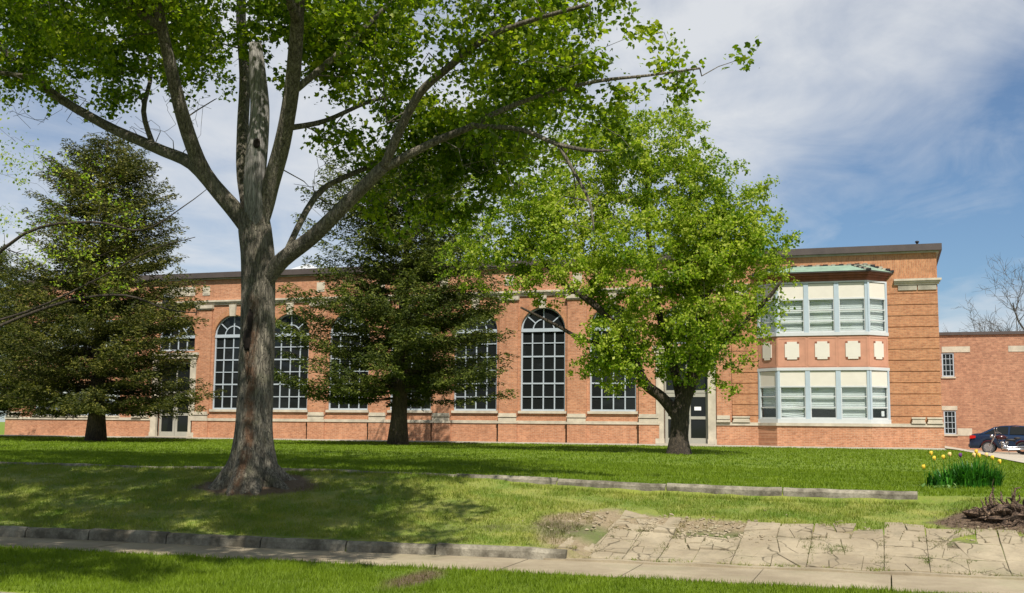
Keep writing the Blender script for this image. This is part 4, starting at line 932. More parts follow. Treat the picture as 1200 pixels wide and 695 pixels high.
# bare snag
mb = MB(); sn = [(-10.33,-33.3,3.7,.10),(-10.32,-33.38,4.1,.14),(-10.31,-33.44,4.45,.17),(-10.32,-33.47,4.89,.175),(-10.29,-33.47,5.58,.178),(-10.28,-33.45,6.2,.165),(-10.34,-33.45,6.8,.15),(-10.40,-33.45,7.25,.13),(-10.42,-33.45,7.42,.10)]
paths_to_mb(mb, [n[:3] for n in sn], [n[3] for n in sn], 18, 5, wob=lambda q, th, i: 1+.05*math.sin(4*th+q.z*1.2)+.04*math.sin(9*th+q.z))
mb.build('snag', 'dead_wood', MT, smooth=True)
mb = MB(); mb.ball((-10.20, -33.64, 5.55), .07, .04, .09, 12, 8); mb.build('knothole', 'rot', MT, smooth=True)
# hollow with its callus lip on the trunk's face
w = [random.uniform(.75, 1.25) for _ in range(200)]
mb = MB()
mb.ball((-10.22, -33.585, 2.46), .06, .05, .19, 14, 10, wob=lambda i, j: w[(i*7+j) % 200]).ball((-10.25, -33.58, 2.15), .10, .06, .19, 14, 10, wob=lambda i, j: w[(i*5+j+20) % 200])
mb.build('hollow', 'rot', MT, smooth=True)
mb = MB(); paths_to_mb(mb, [(-10.16, -33.565, 2.70), (-10.14, -33.58, 2.45), (-10.15, -33.595, 2.2), (-10.17, -33.60, 1.95), (-10.20, -33.60, 1.7), (-10.22, -33.585, 1.45)], [.02, .04, .045, .04, .03, .01], 8, 4)
paths_to_mb(mb, [(-10.29, -33.565, 2.66), (-10.33, -33.565, 2.35), (-10.35, -33.565, 2.1), (-10.31, -33.595, 1.85), (-10.26, -33.60, 1.65), (-10.23, -33.595, 1.4)], [.015, .03, .035, .03, .022, .01], 8, 4)
mb.build('callus', 'maple_bark', MT, smooth=True)

# ---- the leaning spring tree by the right-hand door
TT = tag(empty('leafy_tree', (-6.17, -15.3, -.1)), 'bright green forked tree standing on the lawn in front of the right hand door', 'tree')
L2 = {
'trunk': [(-6.17,-15.3,-.25,.36),(-6.17,-15.3,.05,.315),(-6.17,-15.3,.37,.293),(-6.14,-15.3,.77,.285),(-6.06,-15.3,1.43,.267),(-5.7,-15.3,2.36,.213),(-5.53,-15.3,3.43,.187),(-5.32,-15.2,4.78,.161),(-5.21,-15.1,5.87,.121),(-5.0,-15.0,7.25,.095),(-4.81,-14.9,8.5,.05)],
'l1': [(-6.12,-15.3,.9,.2),(-6.25,-15.3,1.15,.2),(-6.66,-15.5,1.69,.173),(-7.11,-15.7,2.08,.16),(-7.41,-15.8,2.75,.134),(-7.66,-15.9,3.41,.121),(-8.26,-16.0,4.17,.108),(-8.85,-16.1,4.72,.108),(-9.52,-16.2,5.19,.082),(-10.21,-16.3,5.89,.06),(-10.9,-16.4,6.73,.04)],
'l2': [(-6.06,-15.3,1.43,.16),(-6.38,-14.8,2.66,.136),(-6.88,-14.3,4.08,.111),(-7.21,-14.0,5.82,.099),(-7.44,-13.8,7.88,.086),(-7.4,-13.7,9.95,.04)],
'l3': [(-5.7,-15.3,2.36,.133),(-4.88,-15.8,3.12,.105),(-4.06,-16.1,3.86,.077),(-3.27,-16.3,4.6,.064),(-2.87,-16.4,5.09,.038)],
'l4': [(-5.32,-15.2,4.78,.107),(-4.58,-14.8,6.16,.081),(-3.94,-14.4,7.58,.05)],
'l5': [(-7.66,-15.9,3.41,.08),(-8.74,-16.5,3.38,.067),(-9.74,-16.9,3.9,.053),(-10.73,-17.3,4.42,.03)]}
skel = []; mb = MB()
for k, nd in L2.items():
    Q, R = paths_to_mb(mb, [n[:3] for n in nd], [n[3] for n in nd], 14 if k == 'trunk' else 8, 4, wob=lambda q, th, i: 1+.06*math.sin(3*th+q.z*2)+.35*max(0, .5-q.z)*(1+.4*math.sin(5*th)))
    skel += [(Q[j], R[j]) for j in range(len(Q)) if Q[j][2] > 2.0]
lob2 = [(-6.1,-15.3,5.2,2.9,2.7,3.1,1),(-7.2,-14.5,9.3,2.2,2.1,2.6,.9),(-9.6,-16.1,6.3,2.3,2.1,1.9,1),(-11.8,-16.3,6.2,1.4,1.5,1.5,.9),(-10.6,-15.6,8.0,2.4,1.9,2.2,.8),(-8.7,-15.0,10.2,1.9,1.7,1.5,.7),(-12.6,-16.4,6.6,1.4,1.4,1.8,.7),(-4.8,-15.3,7.3,2.0,2.2,2.0,.95),(-3.8,-15.8,3.9,1.35,1.4,1.4,.8),(-8.2,-16.1,2.9,1.5,1.3,1.2,1.5),(-3.75,-15.3,6.2,1.4,1.5,1.6,.9),(-8.9,-14.8,7.7,1.6,1.6,1.5,.7),(-5.1,-16.3,3.0,1.5,1.4,1.2,.8)]
cl = sample_lobes(lob2, 9.0, 33, gap=-.08, freq=1.9, shell=.5); cl = grow(mb, skel, cl, (-6.1, -15.3, 2.5), .006, .007, .15, 8, maxlen=2.6)
print('tree2 clumps', len(cl)); mb.build('trunk', 'bark', TT, smooth=True)
LP = clump_leaves(cl, 70, .29, .9, 5); leaves('crown', LP, .10, 'spring_leaf', TT, LEAF4, .35, .5)

# ---- conifers
def conifer(loc, H, prof, r0, label, name='spruce_tree', seed=1, z0=1.2, mat='needle', lean=(0, 0), dens=1.0, trunk_r=.33, gap=.1):
    g = np.random.default_rng(seed); T = tag(empty(name, loc), label, 'tree', ); x0, y0, zb = loc; mb = MB()
    pts = [(x0+lean[0]*t, y0+lean[1]*t, zb-.2+(H+.2)*t) for t in np.linspace(0, 1, 10)]; rad = [trunk_r*(1-.93*t)*(1.25 if t == 0 else 1) for t in np.linspace(0, 1, 10)]
    mb.tube(pts, rad, 12, wob=lambda q, th, i: 1+.06*math.sin(4*th+q.z)); P = []; D_ = []
    z = z0
    while z < H-.15:
        t = z/H
        for a in range(int(g.integers(5, 8))):
            th = g.uniform(0, 2*math.pi); Rm = float(np.interp(t, [p[0] for p in prof], [p[1] for p in prof]))
            if g.random() < gap: Rm *= .55
            Ln = Rm*g.uniform(.72, 1.12)*(1+.12*math.sin(th*3+seed)); Ln = max(Ln, .25)
            dx, dy = math.cos(th), math.sin(th); bx, by = x0+lean[0]*t, y0+lean[1]*t; drop = g.uniform(.05, .28)*(1-t*.8); m_ = 7; bp = []
            for q in range(m_+1):
                s_ = q/m_; bp.append((bx+dx*Ln*s_, by+dy*Ln*s_, zb+z-drop*Ln*s_+.22*Ln*s_*s_+.25*t*Ln*s_))
            mb.tube(bp, [max(.006, .035*(1-s_/m_)*(1-t*.6)) for s_ in range(m_+1)], 4, cap=False)
            nb = int(Ln*7*dens)+2
            for q in range(nb):
                s_ = .18+.82*(q+g.random())/nb; c_ = np.array(bp[0])+(np.array(bp[-1])-np.array(bp[0]))*s_; c_[2] = np.interp(s_, np.linspace(0, 1, m_+1), [b[2] for b in bp])
                side = 1 if q % 2 else -1; ang = th+side*g.uniform(.5, 1.15); bl = g.uniform(.5, 1.1)*min(.85, .25+.42*Ln*(1.15-s_)); nt_ = int(14*dens*bl/.4)+3
                for w_ in range(nt_):
                    u_ = (w_+g.random())/nt_; p = c_+np.array([math.cos(ang), math.sin(ang), -.18+g.normal()*.05])*bl*u_+g.normal(size=3)*.035; P.append(p); D_.append((math.cos(ang+g.normal()*.7), math.sin(ang+g.normal()*.7), g.normal()*.35-.12))
        z += g.uniform(.13, .24)
    P = np.array(P); D_ = np.array(D_); D_ /= np.linalg.norm(D_, axis=1)[:, None]; n = len(P); print('needles', n)
    mb.build('trunk', 'bark_conifer', T, smooth=True)
    Vs = []; s_ = g.uniform(.08, .18, n)
    u = g.normal(size=(n, 3))*.8; u[:, 2] += .7; x = np.cross(D_, u); x /= np.linalg.norm(x, axis=1)[:, None]
    V = P[:, None, :]+s_[:, None, None]*(LEAF4[None, :, 0, None]*x[:, None, :]*.5+LEAF4[None, :, 1, None]*D_[:, None, :]+LEAF4[None, :, 2, None]*np.array([0, 0, 1.]))
    b = (np.arange(n)*4)[:, None]; np_mesh('crown', V.reshape(-1, 3), np.concatenate([b+np.array([[0, 1, 2]]), b+np.array([[0, 2, 3]])]), mat, T)
    return T
prof1 = [(0, 3.4), (.12, 4.5), (.25, 4.8), (.4, 4.2), (.55, 3.6), (.7, 2.9), (.85, 2.3), (.95, 1.2), (1, .3)]
conifer((-31.37, -11.2, -.1), 13.1, prof1, 4, 'broad olive green spruce in front of the school, just left of the glass double doors', seed=4, z0=1.35, trunk_r=.37, gap=.16, lean=(-.2, 0))
prof2 = [(0, 2.8), (.12, 4.2), (.3, 4.5), (.45, 4.0), (.6, 3.8), (.75, 3.6), (.9, 2.9), (1, 1.0)]
conifer((-18.47, -9.24, -.1), 11.6, prof2, 4, 'dark spruce in front of the middle arched windows, right of the huge maple', seed=9, z0=1.9, mat='needle_green', trunk_r=.36, gap=.24, dens=1.05, lean=(.3, 0))
conifer((-41.2, -7.5, -.1), 9.3, [(0, 2.5), (.15, 4.4), (.5, 3.6), (.8, 2.4), (1, .4)], 4, 'dark evergreen cut off by the left edge, beyond the broad olive spruce', seed=13, z0=1.4, mat='needle_green', trunk_r=.3)

# ---- sparse tree reaching in from the left
ST = tag(empty('budding_tree', (-25.5, -25.5, -.15)), 'thinly leafed tree reaching bare arching limbs in from the left edge', 'tree')
L3 = {'t': [(-25.5,-25.5,-.3,.3),(-25.4,-25.5,2,.24),(-25.2,-25.4,4,.2),(-24.9,-25.2,6.5,.15),(-24.7,-25.1,9,.08)],
 'a': [(-25.3,-25.4,2.6,.12),(-23.2,-25.4,3.4,.1),(-21.0,-25.4,4.0,.08),(-19.2,-25.4,4.1,.06),(-17.9,-25.3,3.7,.04),(-17.0,-25.2,3.6,.02)],
 'b': [(-25.1,-25.3,4.2,.12),(-22.6,-25.5,5.9,.09),(-20.2,-25.6,6.1,.07),(-18.6,-25.6,5.8,.05),(-17.3,-25.6,6.4,.03),(-16.5,-25.6,6.9,.015)],
 'c': [(-25.2,-25.3,3.2,.09),(-22.6,-25.1,3.8,.07),(-20.4,-24.9,4.7,.05),(-18.9,-24.8,5.4,.035),(-17.5,-24.8,5.7,.02)]}
skel = []; mb = MB()
for k, nd in L3.items():
    Q, R = paths_to_mb(mb, [n[:3] for n in nd], [n[3]*(1 if k == 't' else .5) for n in nd], 8, 4); skel += [(Q[j], R[j]) for j in range(len(Q)) if Q[j][2] > 2.5]
cl = sample_lobes([(-21.6,-25.4,6.3,2.6,2.2,2.0,1), (-20.6, -25.4, 4.6, 1.6, 1.2, .9, .8), (-25.5, -25.5, 8, 3.4, 3.4, 3, .5)], 1.9, 51, gap=-.1, freq=1.3, shell=.5)
cl = grow(mb, skel, cl, (-25, -25.3, 4), .005, .005, .18, 12, maxlen=2.6); mb.build('trunk', 'bark', ST, smooth=True)
leaves('crown', clump_leaves(cl, 22, .4, .9, 6), .085, 'spring_leaf', ST, LEAF4)

# ---- bare trees behind the annex
def bare_tree(loc, H, R0, label, seed):
    g = np.random.default_rng(seed); T = tag(empty('bare_tree', loc), label, 'tree', 'bare trees beyond the annex'); mb = MB()
    def br(p, d, L_, r_, lev):
        n = 6; pts = [p]; q = Vector(p); d = Vector(d)
        for i in range(n): d = (d+Vector(g.normal(size=3))*.13+Vector((0, 0, .03))).normalized(); q = q+d*L_/n; pts.append(tuple(q))
        mb.tube(pts, [r_*(1-.6*i/n) for i in range(n+1)], 7 if lev == 0 else 4, cap=False)
        if lev >= 5: return
        for k in range(int(g.integers(3, 5)) if lev else 6):
            i = int(g.integers(2, n+1)); a = Vector(g.normal(size=3)); a = (a-d*a.dot(d)).normalized(); nd = (d*g.uniform(.6, 1.0)+a*g.uniform(.5, 1.0)); br(pts[i], nd.normalized(), L_*g.uniform(.5, .75), max(.012, r_*(1-.6*i/n)*.68), lev+1)
    br(loc, (0, 0, 1), H*.45, R0, 0); mb.build('trunk', 'bark_grey', T); return T
bare_tree((9.9, 47, -.6), 16.5, .36, 'taller bare tree with spreading crown behind the annex roof, near the right edge', 3)
bare_tree((12.2, 47, -.6), 17.5, .40, 'bare tree cut by the right edge, behind the annex roof', 8)
bare_tree((6.8, 60, -.6), 13.2, .16, 'small faint bare treetop just right of the school corner above the annex', 5)

# ------------------------------------------------------------------ grass
def blades(zone, n, h, w, seed):
    g = np.random.default_rng(seed); x0, x1, y0, y1 = zone; x = g.uniform(x0, x1, n); y = g.uniform(y0, y1, n)
    keep = np.ones(n, bool)
    keep &= ~((x > -4.25) & (y < np.interp(x, [-4.2, -3.4, -3.0, -2.8, -2.0, -1.8, .4, 2, 4], [-33.4, -33.4, -33.8, -34.1, -34.1, -33.85, -33.75, -33.85, -34.1])+.12*np.sin(x*5.1)+.08*np.sin(x*11+1)) & (y > yl(x)))                # the broken apron
    keep &= ~((y < yu(x)+.2) & (y > yl(x)-.01)) & (y > -40.2)
    keep &= ~(np.hypot((x+10.2)/1.0, (y+33.3)/.75) < g.uniform(.85, 1.25, n)) & ~((y < -31.88) & (y > -32.08))
    keep &= (y < -2.4) & (x < np.interp(y, [-26, -16, -6.5, -3, -1, 0], [14, 9.5, 4.85, 3.45, 2.3, 2.25]))
    keep &= ~((np.hypot((x+5.2)/.3, (y+38.0)/.9) < 1) & (g.random(n) < .5)) & ~((np.hypot((x-1.7)/1.5, (y+33.25)/.42) < 1) & (g.random(n) < .9))
    keep &= ~((np.hypot((x+2.6)/1.2, (y+34.1)/.6) < 1) & (g.random(n) < .8))
    pn = pnoise(np.stack([x, y, x*0], 1), 2.4, 5)+.5*pnoise(np.stack([x, y, x*0], 1), 7, 6)
    thin = (y < -32) & (y > -36.5); keep &= ~(thin & (pn < -.25) & (g.random(n) < .65))
    x, y, pn = x[keep], y[keep], pn[keep]; n = len(x); z = tz(x, y)-.01
    hh = h*g.uniform(.45, 1.35, n)*(1+.35*np.clip(pn, -1, 1)); th = g.uniform(0, 6.28, n); ww = w*g.uniform(.6, 1.3, n)
    bx, by = np.cos(th)*ww, np.sin(th)*ww; lx, ly = g.normal(size=n)*hh*.35, g.normal(size=n)*hh*.35
    V = np.stack([np.stack([x-bx, y-by, z], 1), np.stack([x+bx, y+by, z], 1), np.stack([x+lx, y+ly, z+hh], 1)], 1).reshape(-1, 3); return V
Vg = np.concatenate([blades((-13, 3, -40.2, -36.8), 150000, .060, .006, 1), blades((-19, 4.5, -36.3, -32.0), 170000, .055, .007, 2), blades((-26, 6, -32.0, -24), 170000, .055, .010, 3),
    blades((-48, 12, -24, -2.4), 170000, .055, .018, 4), blades((-13, -4, -36.25, -36.0), 5000, .07, .006, 5), blades((-20, .4, -32.2, -32.06), 5000, .08, .006, 6)])
tag(np_mesh('grass', Vg, np.arange(len(Vg)).reshape(-1, 3), 'grass_blade'), 'short uneven lawn grass covering the bank, the verge and the ground before the school', 'grass', kind='stuff')
# tufts growing in the cracks of the apron
g = np.random.default_rng(77); V = []
for i in range(190):
    r_ = g.random()
    if r_ < .55: x = g.choice(xj[:9])+g.normal()*.04; y = g.uniform(-35.4, -33.9)
    elif r_ < .8: x = g.uniform(-4.2, 3); y = float(yu(x))+.15+g.normal()*.02
    else: x, y = [(-1.0, -34.3), (-.7, -34.7), (.7, -34.35), (.6, -35.0), (-3.2, -34.2)][g.integers(0, 5)]; x += g.normal()*.14; y += g.normal()*.10
    for k in range(26):
        px_, py_ = x+g.normal()*.04, y+g.normal()*.035; z = float(tz(px_, py_, False)); h = g.uniform(.02, .055); a = g.uniform(0, 6.28); V += [(px_-math.cos(a)*.005, py_-math.sin(a)*.005, z), (px_+math.cos(a)*.005, py_+math.sin(a)*.005, z), (px_+g.normal()*.03, py_+g.normal()*.03, z+h)]
tag(np_mesh('grass', V, np.arange(len(V)).reshape(-1, 3), 'grass_blade'), 'weedy grass tufts sprouting from the cracks of the broken concrete apron', 'grass', kind='stuff')

# ------------------------------------------------------------------ flower bed
def zt(x, y): return float(tz(x, y))
def strap(mb, x, y, z, th, ln, w, up_, seed_g):
    """arching strap leaf"""
    pts = []; n = 6; d = np.array([math.cos(th), math.sin(th)])
    for k in range(n+1):
        t = k/n; r = ln*(.12*t+(1-up_)*t*t*.75); h = ln*(up_*1.0*t-(1-up_)*.5*t**3)+ln*.25*t*(1-t); pts.append(((x+d[0]*r), (y+d[1]*r), z+h))
    s_ = np.array([-d[1], d[0]]); vs = []
    for k, p in enumerate(pts): ww = w*(1-(k/n)**2)+.0015; vs += [(p[0]-s_[0]*ww, p[1]-s_[1]*ww, p[2]), (p[0]+s_[0]*ww, p[1]+s_[1]*ww, p[2])]
    mb.add(vs, [(2*k, 2*k+1, 2*k+3, 2*k+2) for k in range(n)])
g = np.random.default_rng(5); mb = MB()
for i in range(760):
    a, r = g.uniform(0, 6.28), g.uniform(0, 1)**.6; x = 1.37+math.cos(a)*r*.44; y = -29.35+math.sin(a)*r*.30
    out_ = math.atan2(y+29.35, x-1.37)+g.normal()*.7; strap(mb, x, y, zt(x, y)-.02, out_, g.uniform(.48, .66)*(1-.25*r), .012, g.uniform(.6, .95), g)
pl1 = mb.build('leafy_clump', 'plant', None); tag(pl1, 'dense clump of dark arching strap leaves growing on the lawn near the driveway', 'plant')
mb = MB()
for i in range(130):
    a, r = g.uniform(0, 6.28), g.uniform(0, 1)**.6; x = .86+math.cos(a)*r*.24; y = -29.5+math.sin(a)*r*.22
    strap(mb, x, y, zt(x, y)-.02, g.uniform(0, 6.28), g.uniform(.25, .48), .018, g.uniform(.6, .9), g)
tag(mb.build('leafy_clump', 'plant', None), 'looser low clump of green tulip leaves left of the dense strap leaved clump', 'plant')
mb = MB()
for i in range(46):
    a, r = g.uniform(0, 6.28), g.uniform(0, 1)**.6; x = .82+math.cos(a)*r*.33; y = -29.82+math.sin(a)*r*.12
    strap(mb, x, y, zt(x, y)-.01, g.uniform(0, 6.28), g.uniform(.10, .2), .03, g.uniform(.25, .7), g)
tag(mb.build('broadleaf_plant', 'pale_plant', None), 'low pale green broad leaved plant at the front left foot of the flower clumps', 'plant')
def tulip(x, y, h, mat, label, grp=None):
    z = zt(x, y); T = tag(empty('tulip', (x, y, z)), label, 'flower', grp); lx, ly = g.normal()*.02, g.normal()*.02
    MB().tube([(x, y, z-.02), (x+lx*.4, y+ly*.4, z+h*.5), (x+lx, y+ly, z+h)], .005, 5).build('stem', 'plant', T)
    mb = MB(); cx, cy_, cz = x+lx, y+ly, z+h
    for k in range(6):
        a = k*math.pi/3+g.normal()*.1; rr = .022 if k % 2 else .027; sx, sy_ = -math.sin(a), math.cos(a); vs = []
        for (t, rad, w) in ((0, .25, .4), (.3, 1.0, .9), (.65, 1.05, 1.0), (.9, .9, .55), (1.0, .82, .08)):
            for s_ in (-1, 0, 1): q = rr*rad*(1-.12*abs(s_)); vs.append((cx+math.cos(a)*q+sx*s_*w*.021, cy_+math.sin(a)*q+sy_*s_*w*.021, cz+t*.078))
        mb.add(vs, [(i*3+j, i*3+j+1, (i+1)*3+j+1, (i+1)*3+j) for i in range(4) for j in (0, 1)])
    mb.build('bloom', mat, T, smooth=True)
tl = [(.74, -29.25, .52, 'yellow', 'yellow tulip, the left one of the top row'), (.79, -29.4, .44, 'yellow', 'yellow tulip just below the two leftmost tall blooms'), (.90, -29.3, .47, 'yellow', 'yellow tulip third from left, beside a peach bloom'),
 (.985, -29.2, .52, 'cream_flower', 'peach tulip at the left end of the strap leaved clump'), (.60, -29.62, .30, 'yellow', 'short yellow tulip standing lowest and furthest left'),
 (1.20, -29.3, .50, 'purple', 'single dark purple tulip over the middle of the clump'), (1.42, -29.25, .50, 'cream_flower', 'peach tulip first right of the purple bloom'), (1.49, -29.35, .50, 'yellow', 'yellow tulip between two peach blooms, right of the purple one'),
 (1.45, -29.2, .56, 'yellow', 'tallest yellow tulip right of the purple bloom'), (1.60, -29.2, .51, 'cream_flower', 'peach tulip second from the right end'), (1.67, -29.3, .47, 'yellow', 'yellow tulip next to the rightmost bloom'), (1.78, -29.3, .41, 'yellow', 'rightmost yellow tulip, low beside the driveway side')]
for t_ in tl: tulip(*t_, 'tulips in the lawn clump')

# ------------------------------------------------------------------ uprooted stump
g = np.random.default_rng(31); SX, SY = 1.55, -33.15; szz = zt(SX, SY)
T = tag(empty('uprooted_stump', (SX, SY, szz)), 'dark tangled uprooted stump and broken roots lying in bare earth at the right edge', 'stump')
mb = MB(); w = [g.uniform(.7, 1.3) for _ in range(400)]
mb.ball((SX, SY, szz+.02), .50, .26, .17, 22, 10, wob=lambda i, j: w[(i*22+j) % 400]); mb.ball((SX+.55, SY+.0, szz+.05), .45, .24, .20, 20, 9, wob=lambda i, j: w[(i*19+j*3) % 400]); mb.build('root_ball', 'stump', T)
mb = MB()
for i in range(130):
    a = g.uniform(0, 6.28); r = g.uniform(.05, .5); x, y = SX+.25+math.cos(a)*r*1.1, SY+math.sin(a)*r*.45; pts = [(x, y, szz+g.uniform(.02, .20))]; d = Vector((math.cos(a)*1.2, math.sin(a)*.8, g.normal()*.22+.05)); ln = g.uniform(.12, .42)
    for k in range(5): d = (d+Vector(g.normal(size=3))*.45).normalized(); q = Vector(pts[-1])+d*ln/5; q.z = max(q.z, zt(q.x, q.y)+.01); pts.append(tuple(q))
    r0 = g.uniform(.008, .034); mb.tube(pts, [r0*(1-.75*k/5) for k in range(6)], 6)
mb.build('roots', 'stump', T)
mb = MB(); wv_ = lambda q, th, i: 1+.18*math.sin(3*th+i)+.1*math.sin(7*th)
mb.tube([(SX+.28, SY+.05, szz+.05), (SX+.30, SY+.05, szz+.2), (SX+.33, SY+.04, szz+.30)], [.12, .10, .13], 14, wob=wv_); mb.build('stub', 'rot', T)
V = []; Fq = []
for i in range(600):
    x, y = g.normal(SX-.1, .5), g.normal(SY-.05, .24)
    if x < .6: continue
    z = zt(x, y)+g.uniform(0, .02); a = g.uniform(0, 6.28); l_, w2 = g.uniform(.01, .05), g.uniform(.004, .013); c_, s_ = math.cos(a), math.sin(a); b = len(V)
    V += [(x-c_*l_, y-s_*l_, z), (x-s_*w2, y+c_*w2, z+.008), (x+c_*l_, y+s_*l_, z+.012), (x+s_*w2, y-c_*w2, z+.002)]; Fq.append((b, b+1, b+2, b+3))
tag(np_mesh('wood_chips', V, Fq, 'stump'), 'brown wood chips and torn bark strewn round the uprooted stump', 'mulch', kind='stuff')

# ------------------------------------------------------------------ car
def carz(x, y): return float(tz(x, y, False))+.047
CX, CY = 6.55, 14.2; cz = carz(CX, CY)
car = tag(empty('parked_car', (CX, CY, cz), math.radians(-9)), 'dark blue sedan parked before the annex, its red tail lamp showing', 'car')
# local: x from -2.35 (rear, left in view) to 2.35, y -0.9 (near side)
prof = [(-2.33,.45,.30),(-2.36,.80,.32),(-2.30,.98,.33),(-1.75,1.03,.24),(-1.55,1.03,.2),(-.6,1.0,.2),(.3,.98,.2),(1.0,.96,.2),(1.25,.94,.2),(1.9,.82,.22),(2.3,.66,.3),(2.38,.45,.32)]
def car_body():
    mb = MB(); st = []
    xs_ = np.linspace(-2.35, 2.35, 41); wheel = (-1.42, 1.38)
    for x in xs_:
        top = float(np.interp(x, [-2.35, -2.3, -2.0, -1.7, -.6, .9, 1.3, 1.9, 2.25, 2.35], [.72, .94, 1.0, 1.02, .99, .95, .93, .84, .70, .55])); hw = float(np.interp(x, [-2.35, -2.2, -1.5, 0, 1.5, 2.15, 2.35], [.70, .82, .89, .90, .88, .78, .62])); bot = .24
        for wx_ in wheel:
            d = abs(x-wx_)
            if d < .37: bot = max(bot, .31+math.sqrt(max(0, .37**2-d*d))*.98)
        bot = min(bot, top-.16)
        st.append([(x, -hw*.93, bot), (x, -hw, bot+(top-bot)*.25), (x, -hw*1.0, bot+(top-bot)*.6), (x, -hw*.96, top-.06), (x, -hw*.82, top), (x, 0, top+.035), (x, hw*.82, top), (x, hw*.96, top-.06), (x, hw, bot+(top-bot)*.6), (x, hw, bot+(top-bot)*.25), (x, hw*.93, bot)])
    k = 11; vs = [p for r in st for p in r]; fs = [(i*k+j, i*k+j+1, (i+1)*k+j+1, (i+1)*k+j) for i in range(len(st)-1) for j in range(k-1)]+[tuple(range(k)), tuple((len(st)-1)*k+j for j in range(k))[::-1]]+[(i*k+10, i*k, (i+1)*k, (i+1)*k+10) for i in range(len(st)-1)]
    mb.add(vs, fs); b = mb.build('body', 'car_blue', car, local=True, smooth=True)
    # greenhouse: roof and pillars
    gh = [(-1.75, 1.02), (-1.05, 1.36), (-.75, 1.42), (-.1, 1.45), (.35, 1.42), (.55, 1.38), (1.15, .97)]; mb = MB(); st = []
    for x, z in gh: hwb = .80; hwt = .60 if z > 1.2 else .74; st.append([(x, -hwb if z < 1.2 else -hwt-.03, z-.05), (x, -hwt, z), (x, 0, z+.02), (x, hwt, z), (x, hwb if z < 1.2 else hwt+.03, z-.05)])
    k = 5; vs = [p for r in st for p in r]; mb.add(vs, [(i*k+j, i*k+j+1, (i+1)*k+j+1, (i+1)*k+j) for i in (1, 2, 3, 4) for j in range(4)])
    for s_ in (-1, 1):
        for (x0, z0, x1, z1, w_) in ((-1.72, 1.0, -1.0, 1.36, .11), (-.42, .97, -.38, 1.41, .045), (1.12, .95, .56, 1.37, .04), (.0, .97, .0, 1.43, .0)):
            if w_ == 0: continue
            mb.add([(x0-w_, s_*.81, z0), (x0+w_, s_*.81, z0), (x1+w_, s_*.635, z1), (x1-w_, s_*.635, z1), (x0-w_, s_*.77, z0), (x0+w_, s_*.77, z0), (x1+w_, s_*.60, z1), (x1-w_, s_*.60, z1)], [(0,1,2,3),(4,7,6,5),(0,4,5,1),(1,5,6,2),(2,6,7,3),(3,7,4,0)])
    mb.build('roof', 'car_blue', car, local=True, smooth=False)
    for s_ in (-1, 1):
        for (a, b, c_, d_) in ((-1.6, -.42, -.40, -1.0), (-.36, 1.1, .56, -.34)):
            MB().add([(a, s_*.79, .98), (b, s_*.79, .98), (c_, s_*.615, 1.39), (d_, s_*.615, 1.38)], [(0, 1, 2, 3)]).build('side_window', 'glass', car, local=True)
    MB().add([(-1.78, -.7, 1.03), (-1.78, .7, 1.03), (-1.05, .56, 1.38), (-1.05, -.56, 1.38)], [(0, 1, 2, 3)]).build('rear_window', 'glass', car, local=True)
    MB().add([(1.18, -.7, .97), (1.18, .7, .97), (.56, .56, 1.38), (.56, -.56, 1.38)], [(0, 1, 2, 3)]).build('windscreen', 'glass', car, local=True)
    for s_ in (-1, 1):
        y0, y1 = sorted((s_*.50, s_*.84)); mb = MB(); mb.add([(-2.375, s_*.46, .74), (-2.375, s_*.46, .90), (-2.31, s_*.80, .92), (-2.31, s_*.80, .74), (-2.02, s_*.885, .90), (-2.02, s_*.90, .78)], [(0, 1, 2, 3), (3, 2, 4, 5)]); mb.build('tail_lamp', 'tail_red', car, local=True)
        MB().ball((2.22, s_*.62, .62), .12, .16, .08).build('headlight', 'rim', car, local=True)
        MB().ball((.85, s_*.97, 1.02), .09, .10, .07).build('mirror', 'car_blue', car, local=True)
        MB().box(-.62, s_*.9-.012, .82, -.46, s_*.9+.012, .85).build('door_handle', 'chrome', car, local=True)
        for wx_ in (-1.42, 1.38):
            mb = MB(); mb.tube([(wx_, s_*.88, .315), (wx_, s_*.86, .315), (wx_, s_*.70, .315), (wx_, s_*.68, .315)], [.27, .315, .315, .27], 24); t_ = mb.build('wheel', 'tyre', car, local=True, smooth=False)
            mb = MB(); mb.tube([(wx_, s_*.885, .315), (wx_, s_*.87, .315)], [.20, .215], 20)
            for k in range(5): a = k*2*math.pi/5; mb.box(wx_-.02, s_*.895-.008, .335, wx_+.02, s_*.895+.008, .52, rot=Matrix.Rotation(a, 3, 'Y'), piv=(wx_, s_*.895, .315))
            mb.build('rim', 'rim', t_, local=True)
    MB().box(-2.385, -.26, .50, -2.36, .26, .62).build('number_plate', 'paper', car, local=True)
    MB().box(-2.40, -.72, .30, -2.30, .72, .46).build('bumper', 'dark_metal', car, local=True)
car_body()

